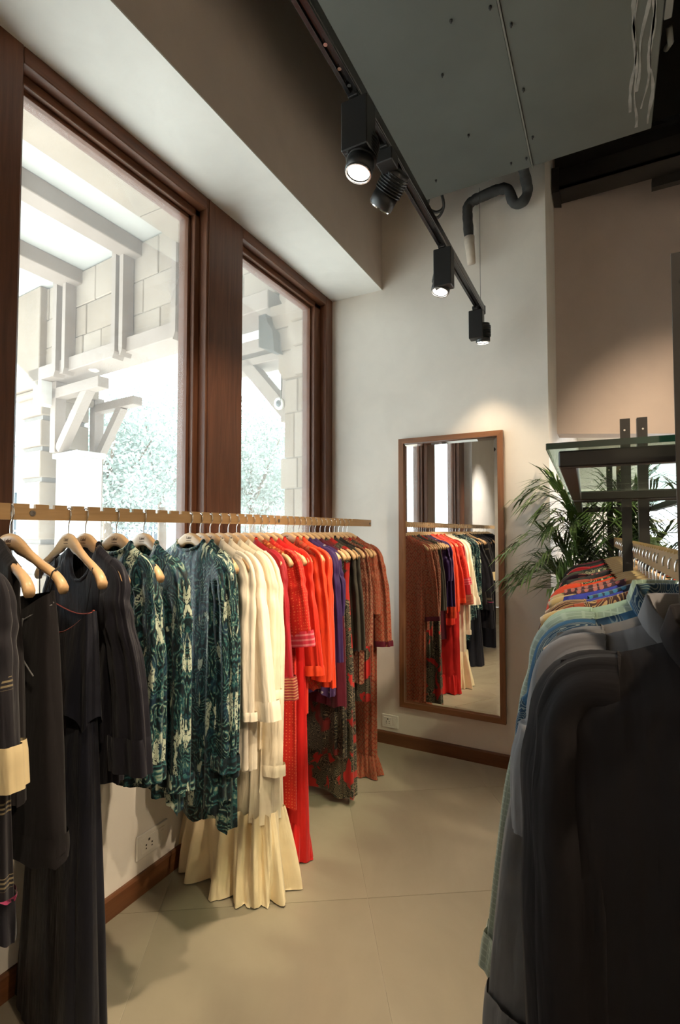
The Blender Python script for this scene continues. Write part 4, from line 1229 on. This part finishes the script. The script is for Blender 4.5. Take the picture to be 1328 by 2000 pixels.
# ------------------------------------------------------------------ palm behind the rack
t_ = NT('palm_leaf'); oo = t_.obj()
M['leaf'] = t_.principled(t_.ramp(t_.noise(oo, 7, 3).outputs[0], [(.3, (.035, .075, .016)), (.7, (.10, .16, .035))]), .45, 0, .4)
M['palm_stem'] = simple('palm_stem', (.13, .16, .05), .6)
M['pot'] = simple('pot_grey', (.12, .11, .10), .7)
M['soil'] = simple('potting_soil', (.03, .02, .014), .95)
PX, PY = -.02, 3.10
pm = empty('potted_palm', (PX, PY, 0), 0, 'green feathery potted palm standing behind the right-hand rack', 'plant')
MB().lathe([(.13, 0), (.155, .02), (.185, .30), (.195, .33), (.185, .335), (.172, .30)], (PX, PY, 0), (0, 0, 1), 28, False).build('pot', M['pot'], pm, True)
MB().lathe([(.174, 0), (.10, .012), (.0, .015)], (PX, PY, .30), (0, 0, 1), 24).build('soil', M['soil'], pm, True)
pr = random.Random(17)
specs = [(195, .42, 1.50), (170, .36, 1.80), (215, .30, 1.55), (185, .24, 1.68), (240, .30, 1.42), (140, .25, 1.62), (20, .34, 1.62), (350, .45, 1.50), (330, .36, 1.70), (300, .30, 1.45), (60, .30, 1.50), (265, .30, 1.60), (280, .22, 1.75), (10, .22, 1.76), (205, .36, 1.28), (225, .26, 1.22), (310, .40, 1.30), (345, .30, 1.22), (250, .20, 1.35), (175, .44, 1.33), (290, .42, 1.55), (235, .20, 1.55), (320, .20, 1.50), (0, .40, 1.38)]
specs = specs + [(a + 17, r_ * .85, t_ - .07) for a, r_, t_ in specs]
for a, reach, top in specs:
    a = R(a + pr.uniform(-8, 8)); ca_, sa_ = math.cos(a), math.sin(a)
    if sa_ > .25: reach *= .5
    tip_drop = pr.uniform(.05, .20)
    P = []
    for k in range(15):
        s = k / 14
        rad = .05 + reach * (s ** 2.0) * 1.05
        z = .30 + (top - .30) * math.sin(min(1, s * 1.12) * math.pi / 2) - tip_drop * max(0, s - .72) / .28
        P.append(Vector((PX + ca_ * rad, PY + sa_ * rad, z)))
    f = MB().tube(P, [.006 * (1 - .75 * k / 14) for k in range(15)], 6).build('frond_stem', M['palm_stem'], pm, True)
    lf = MB()
    for k in range(16, 43):
        s = k / 42; i0 = min(13, int(s * 14)); q = P[i0].lerp(P[i0 + 1], s * 14 - i0)
        t = (P[min(14, i0 + 1)] - P[max(0, i0 - 1)]).normalized()
        side = t.cross(Vector((0, 0, 1))).normalized()
        if s < .4: continue
        for sg in (-1, 1):
            ln = (.21 - .16 * abs(s - .68)) * pr.uniform(.8, 1.1)
            d = (side * sg * (1.0 - .55 * (s - .5)) + t * (.55 + .9 * (s - .5)) + Vector((0, 0, pr.uniform(.05, .35)))).normalized()
            wv = d.cross(Vector((0, 0, 1))).normalized() * .0065
            mid = q + d * ln * .5 + Vector((0, 0, .008)); tip = q + d * ln + Vector((0, 0, -.045 * pr.uniform(.3, 1.3)))
            def okp(p):
                if p.x < -.30 and p.y > YB - .02: p.y = YB - .02
                if p.y > 3.80 and p.x > -.28: p.y = 3.80
                return p
            mid = okp(mid); tip = okp(tip)
            up = Vector((0, 0, .002))
            b = len(lf.v)
            lf.v += [tuple(q - wv * .4), tuple(q + wv * .4), tuple(mid - wv), tuple(mid + up), tuple(mid + wv), tuple(tip)]
            lf.f += [(b, b + 1, b + 3), (b, b + 3, b + 2), (b + 1, b + 4, b + 3), (b + 2, b + 3, b + 5), (b + 3, b + 4, b + 5)]
    lf.build('leaflets', M['leaf'], f, fix=False)['kind'] = 'stuff'

# unseen lamp panel added to whiten the far room
lp = empty('added_panel_light', (1.0, 6.1, 2.55), 0, 'added white light panel, unseen, brightening the room behind the header wall', 'light')
MB().box(.4, 1.6, 5.8, 6.4, 2.51, 2.549, .004).build('added_panel_housing', M['white_plastic'], lp)
al = bpy.data.lights.new('added_fill_light', 'AREA'); al.shape = 'RECTANGLE'; al.size = 1.1; al.size_y = .5; al.energy = 55; al.color = (1, .95, .88)
ao = link(bpy.data.objects.new('added_fill_light', al)); ao.parent = lp; ao.location = (0, 0, -.045)

# ------------------------------------------------------------------ outside: porch, stone gable, street
M['stone'] = stone_mat('sandstone', (.31, .255, .205), .26)
M['stone_b'] = stone_mat('sandstone_pale', (.35, .295, .245), .24)
M['timber'] = simple('painted_timber', (.25, .205, .175), .6, 0, .4, .08, 3)
M['white_paint'] = simple('white_wash', (.66, .66, .64), .8, 0, .3, .04, 2)
M['porch_white'] = simple('porch_ceiling_paint', (.44, .445, .43), .8, 0, .3, .03, 2)
M['mortar'] = simple('dark_mortar', (.30, .27, .23), .9)
M['asphalt'] = simple('pale_paving', (.60, .60, .59), .9, 0, .3, .15, .6)
M['dark_joint'] = simple('dark_band', (.26, .25, .24), .9)
M['cable_dark'] = simple('floodlight_grey', (.015, .018, .016), .6)
M['foliage'] = simple('tree_foliage', (.34, .40, .37), .7, 0, .3, .22, .8)
M['bark'] = simple('tree_bark', (.16, .12, .09), .9)
M['facade'] = simple('grey_facade', (.46, .47, .48), .85, 0, .3, .08, .5)
M['facade_pane'] = simple('dark_pane', (.10, .13, .16), .2)

MB().box(-60, -1.96, -20, 60, -.30, -.15).build('ground', M['asphalt'], kind='structure')
MB().box(-7.8, -1.96, -5, 9, -.15, -.02).build('porch_floor', M['asphalt'], kind='structure')
ps = empty('porch_soffit', (-3.1, 2, 4.70), kind='structure')
MB().box(-4.24, -1.96, -5, 1.55, 4.70, 4.95, .006).build('soffit_slab', M['stone'], ps)
MB().box(-4.24, -1.96, 1.56, 3.55, 4.70, 4.95, .006).build('soffit_slab', M['stone'], ps)
MB().box(-4.24, -1.96, 3.56, 4.6, 4.70, 4.95, .006).build('soffit_slab', M['stone'], ps)
MB().box(-9.5, -1.96, -5, 9.5, 5.06, 5.25).build('porch_ceiling', M['porch_white'], kind='structure')
MB().box(-2.02, -1.96, -5, 4.1, ZS, 4.71).build('wall_outer_head', M['stone'], kind='structure')
MB().box(-2.30, -1.96, 4.12, 4.6, -.02, 4.71).build('wall_outer_pier', M['stone'], kind='structure')
MB().box(-2.02, -1.96, 3.27, 4.13, -.15, 4.71).build('wall_outer_return', M['stone'], kind='structure')
MB().box(-2.02, -1.96, -5, 3.27, -.15, .79).build('wall_outer_base', M['stone'], kind='structure')

EX = (-2.86, 4.09, 0); EA = R(180 - 5.1)
# x' runs away from the shop, y' towards the camera
gb = empty('gable_wall', EX, EA, 'pale sandstone block wall above the porch opening', 'wall')
MB().box(-.1, 4.75, -.34, -.02, 3.84, 5.05).build('mortar_core', M['mortar'], gb, world=False)
gr = random.Random(9)
for zi, (z0, z1) in enumerate(((3.84, 4.14), (4.15, 4.56), (4.57, 5.04))):
    x = -.05 - .2 * zi
    while x < 4.7:
        w = gr.uniform(.38, .72)
        MB().box(max(x, -.1), min(x + w - .012, 4.75), -.30, gr.uniform(-.004, .010), z0, z1, .010).build('stone_block', M['stone_b' if gr.random() < .5 else 'stone'], gb, world=False)
        x += w
bt = empty('timber_lintel', EX, EA, 'painted timber lintel beam under the stone gable', 'beam')
MB().box(.05, 4.75, -.28, .10, 3.65, 3.84, .008).build('beam', M['timber'], bt, world=False)
for i, (a, b, l) in enumerate(((1.36, 1.44, 'right-hand'), (2.345, 2.42, 'second'), (2.50, 2.585, 'third'), (3.65, 3.73, 'fourth'), (3.88, 3.98, 'leftmost'))):
    MB().prism([(a, 3.68), ((a + b) / 2, 3.60), (b, 3.68), (b, 4.98), (a, 4.98)], 'y', .012, .16).build('timber_stud', M['timber'], None, label='painted timber stud on the stone gable, %s from the right' % ('first' if i == 0 else l if i < 4 else 'fifth'), cat='stud', group='studs on the gable')
    o = bpy.data.objects[-1] if False else [q for q in COL.objects if q.name.startswith('timber_stud')][-1]
    o.location = EX; o.rotation_euler = (0, 0, EA)
for i, (xa, wd, lb) in enumerate(((-5.30, .24, 'nearer'), (-6.68, .32, 'farther'))):
    MB().box(xa, xa + wd, -5, 4.42, 4.86, 5.058, .008).build('ceiling_beam', M['timber'], label='painted timber ceiling beam of the porch, %s one' % lb, cat='beam', group='porch ceiling beams')
# banded stone column at the outer corner
cl = empty('banded_column', EX, EA, 'square sandstone column with dark recessed bands at the porch corner', 'column')
MB().box(4.62, 5.20, -.70, -.06, -.1, 3.5).build('column_core', M['dark_joint'], cl, world=False)
z = -.1
while z < 3.3:
    MB().box(4.56, 5.24, -.74, 0, z + .03, z + .42, .012).build('stone_drum', M['stone_b'], cl, world=False); z += .465
MB().box(4.50, 5.30, -.80, .06, 3.44, 3.56, .02).build('capital', M['stone'], cl, world=False)
MB().box(4.45, 5.35, -.84, .10, 3.56, 5.05, .01).build('column_head', M['stone'], cl, world=False)
pd = empty('white_pier', EX, EA, 'whitewashed pier below the timber brackets', 'pier')
MB().box(3.82, 4.42, -.52, -.16, -.1, 2.52, .01).build('pier_body', M['white_paint'], pd, world=False)
MB().box(3.78, 4.46, -.56, -.12, 2.52, 2.60, .01).build('pier_cap', M['white_paint'], pd, world=False)
bk = empty('timber_bracket', EX, EA, 'timber bracket with diagonal strut nearest the banded column', 'bracket', 'timber brackets')
MB().box(3.20, 4.45, -.22, -.06, 3.40, 3.55, .006).build('arm', M['timber'], bk, world=False)
MB().box(4.28, 4.42, -.22, -.06, 2.60, 3.65, .006).build('post', M['timber'], bk, world=False)
MB().bar((4.25, -.14, 2.64), (3.55, -.14, 3.44), .13, .13, (0, 1, 0)).build('strut', M['timber'], bk, world=False)
MB().box(4.38, 4.60, -.26, .10, 3.30, 3.65, .006).build('corbel', M['white_paint'], bk, world=False)
bk = empty('timber_bracket', EX, EA, 'timber bracket with diagonal strut farther into the street', 'bracket', 'timber brackets')
MB().box(3.50, 4.62, -.96, -.80, 3.36, 3.49, .006).build('arm', M['timber'], bk, world=False)
MB().box(4.50, 4.64, -.96, -.80, -.1, 3.60, .006).build('post', M['timber'], bk, world=False)
MB().bar((4.52, -.88, 2.60), (3.88, -.88, 3.38), .12, .12, (0, 1, 0)).build('strut', M['timber'], bk, world=False)

# stone pillar beside the right-hand window
sp = empty('stone_pillar', EX, EA, 'sandstone pillar with stepped capital outside the right window', 'pillar')
MB().box(-.55, -.10, -.50, -.015, -.1, 4.7).build('mortar_core', M['mortar'], sp, world=False)
z = -.1; k = 0
pz = [-.1, .42, .93, 1.40, 1.86, 2.16, 2.60, 2.93]
for z0, z1 in zip(pz, pz[1:]):
    e_ = .045 if 1.82 < z0 < 1.9 else 0
    if k % 2 == 0:
        MB().box(-.57, -.245, -.52, .0, z0 + .004, z1 - .004, .008).build('stone_block', M['stone'], sp, world=False)
        MB().box(-.24, -.08 + e_, -.52, .0, z0 + .004, z1 - .004, .008).build('stone_block', M['stone_b'], sp, world=False)
    else:
        MB().box(-.57, -.205, -.52, .003, z0 + .004, z1 - .004, .008).build('stone_block', M['stone_b'], sp, world=False)
        MB().box(-.20, -.08 + e_, -.52, .0, z0 + .004, z1 - .004, .008).build('stone_block', M['stone'], sp, world=False)
    k += 1
for (a, z0, z1, y1, y2) in ((-.03, 2.935, 3.20, .06, -.50), (.00, 3.205, 3.42, .10, -.52), (.045, 3.425, 3.66, .14, -.54), (-.02, 3.665, 4.20, .02, -.52), (-.03, 4.205, 4.70, .02, -.52)):
    MB().prism([(-.57, z0), (a - .05, z0), (a, z0 + .09), (a, z1), (-.57, z1)], 'y', y2, y1 * .5).build('stone_block', M['stone'], sp, world=False)
    if z1 < 3.7: MB().prism([(-.55, z0), (-.27, z0), (-.22, z0 + .09), (-.22, z1), (-.55, z1)], 'y', y1 * .5, y1 + .02).build('stone_block', M['stone_b'], sp, world=False)
bk = empty('timber_bracket', EX, EA, 'timber bracket with strut beside the sandstone pillar', 'bracket', 'timber brackets')
MB().box(.08, 1.1, -.40, -.16, 3.36, 3.50, .006).build('arm', M['timber'], bk, world=False)
MB().box(.08, .9, -.42, -.14, 3.22, 3.30, .006).build('arm', M['timber'], bk, world=False)
MB().bar((-.02, -.22, 2.60), (.60, -.22, 3.26), .13, .16, (0, 1, 0)).build('strut', M['timber'], bk, world=False)
MB().box(-.07, .02, -.36, -.06, 2.54, 3.22, .006).build('wall_plate', M['timber'], bk, world=False)
fl_ = empty('floodlight', EX, EA, 'dark grey floodlight box fixed under the pillar capital', 'floodlight')
MB().prism([(-.085, 3.17), (.115, 3.25), (.115, 3.56), (.03, 3.56), (.0, 3.46), (-.06, 3.38)], 'y', -.06, .16).build('floodlight_body', M['cable_dark'], fl_, world=False)
MB().tube([(-.07, .02, 3.2), (-.065, .02, 3.0), (-.06, .02, 2.85), (-.05, .02, 2.72)], .007, 6).build('cable', M['cable_dark'], fl_, True, world=False)
cm_ = empty('security_camera', EX, EA, 'small round white security camera on the bracket plate', 'camera')
MB().lathe([(.02, 0), (.055, .0), (.062, .03), (.050, .04)], (-.02, -.02, 2.71), (0, 1, -.2), 20).build('camera_housing', M['white_paint'], cm_, True, world=False)
MB().lathe([(.034, 0), (.024, .014), (.0, .02)], (-.02, .018, 2.702), (0, 1, -.2), 16).build('camera_dome', M['facade_pane'], cm_, True, world=False)

# trees and a house across the street
import numpy as np
def tree(x, y, rx, rz, cz, seed, label, n=12000):
    t = empty('street_tree', (x, y, -.15), 0, label, 'tree', 'trees across the street')
    rng = np.random.default_rng(seed)
    MB().tube([(x, y, -.15), (x + .1, y, 1.2), (x - .1, y + .1, cz)], [.22, .17, .10], 8).build('trunk', M['bark'], t, True)
    for k in range(4):
        a = k * 1.6 + seed
        MB().tube([(x, y, cz - rz * .7), (x + math.cos(a) * rx * .4, y + math.sin(a) * rx * .4, cz - rz * .1), (x + math.cos(a) * rx * .7, y + math.sin(a) * rx * .7, cz + rz * .4)], [.09, .06, .02], 6).build('branch', M['bark'], t, True)
    cl_ = rng.normal(size=(46, 3)); cl_ /= np.linalg.norm(cl_, axis=1)[:, None]
    cl_ *= (rng.random((46, 1)) ** .4); cl_ *= np.array([rx, rx, rz])
    idx = rng.integers(0, 46, n)
    p = cl_[idx] + rng.normal(size=(n, 3)) * np.array([rx, rx, rz]) * .16 + np.array([x, y, cz])
    u = rng.normal(size=(n, 3)); u /= np.linalg.norm(u, axis=1)[:, None]
    w = np.cross(u, rng.normal(size=(n, 3))); w /= np.linalg.norm(w, axis=1)[:, None]
    s = rng.uniform(.05, .11, (n, 1))
    v = np.stack([p - u * s, p + w * s * .5, p + u * s, p - w * s * .5], 1).reshape(-1, 3)
    m = MB(); m.v = [tuple(q) for q in v]; m.f = [(4 * i, 4 * i + 1, 4 * i + 2, 4 * i + 3) for i in range(n)]
    m.build('foliage', M['foliage'], t, fix=False)['kind'] = 'stuff'
tree(-14.5, 11.0, 2.2, 2.2, 3.9, 1, 'leafy tree seen through the left window beside the white pier')
tree(-15.5, 14.2, 2.6, 2.8, 4.6, 2, 'larger leafy tree in the middle of the left window')
tree(-14.5, 18.6, 2.4, 2.8, 4.4, 3, 'leafy tree seen through the right window')
tree(-18.0, 24.0, 3.0, 3.0, 4.2, 4, 'farthest leafy tree beside the stone pillar')
hs = empty('street_house', (-22, 16, -.15), 0, 'pale grey house across the street with white-framed windows', 'building')
MB().box(-28, -22, 6, 34, -.15, 4.6).build('wall', M['facade'], hs)
MB().box(-28.3, -21.7, 5.7, 34.3, 4.6, 4.9).build('eaves', M['white_paint'], hs)
for yy in (12.6, 17.3, 19.6, 22.5, 26.0):
    w_ = MB().box(-21.99, -21.95, yy - .75, yy + .75, .9, 3.1).build('window_pane', M['facade_pane'], hs)
    for q in (-.75, -.38, 0, .38, .75): MB().box(-21.96, -21.90, yy + q - .04, yy + q + .04, .9, 3.1).build('glazing_bar', M['white_paint'], w_)
    for q in (.9, 1.45, 2.0, 2.55, 3.1): MB().box(-21.96, -21.90, yy - .79, yy + .79, q - .04, q + .04).build('glazing_bar', M['white_paint'], w_)
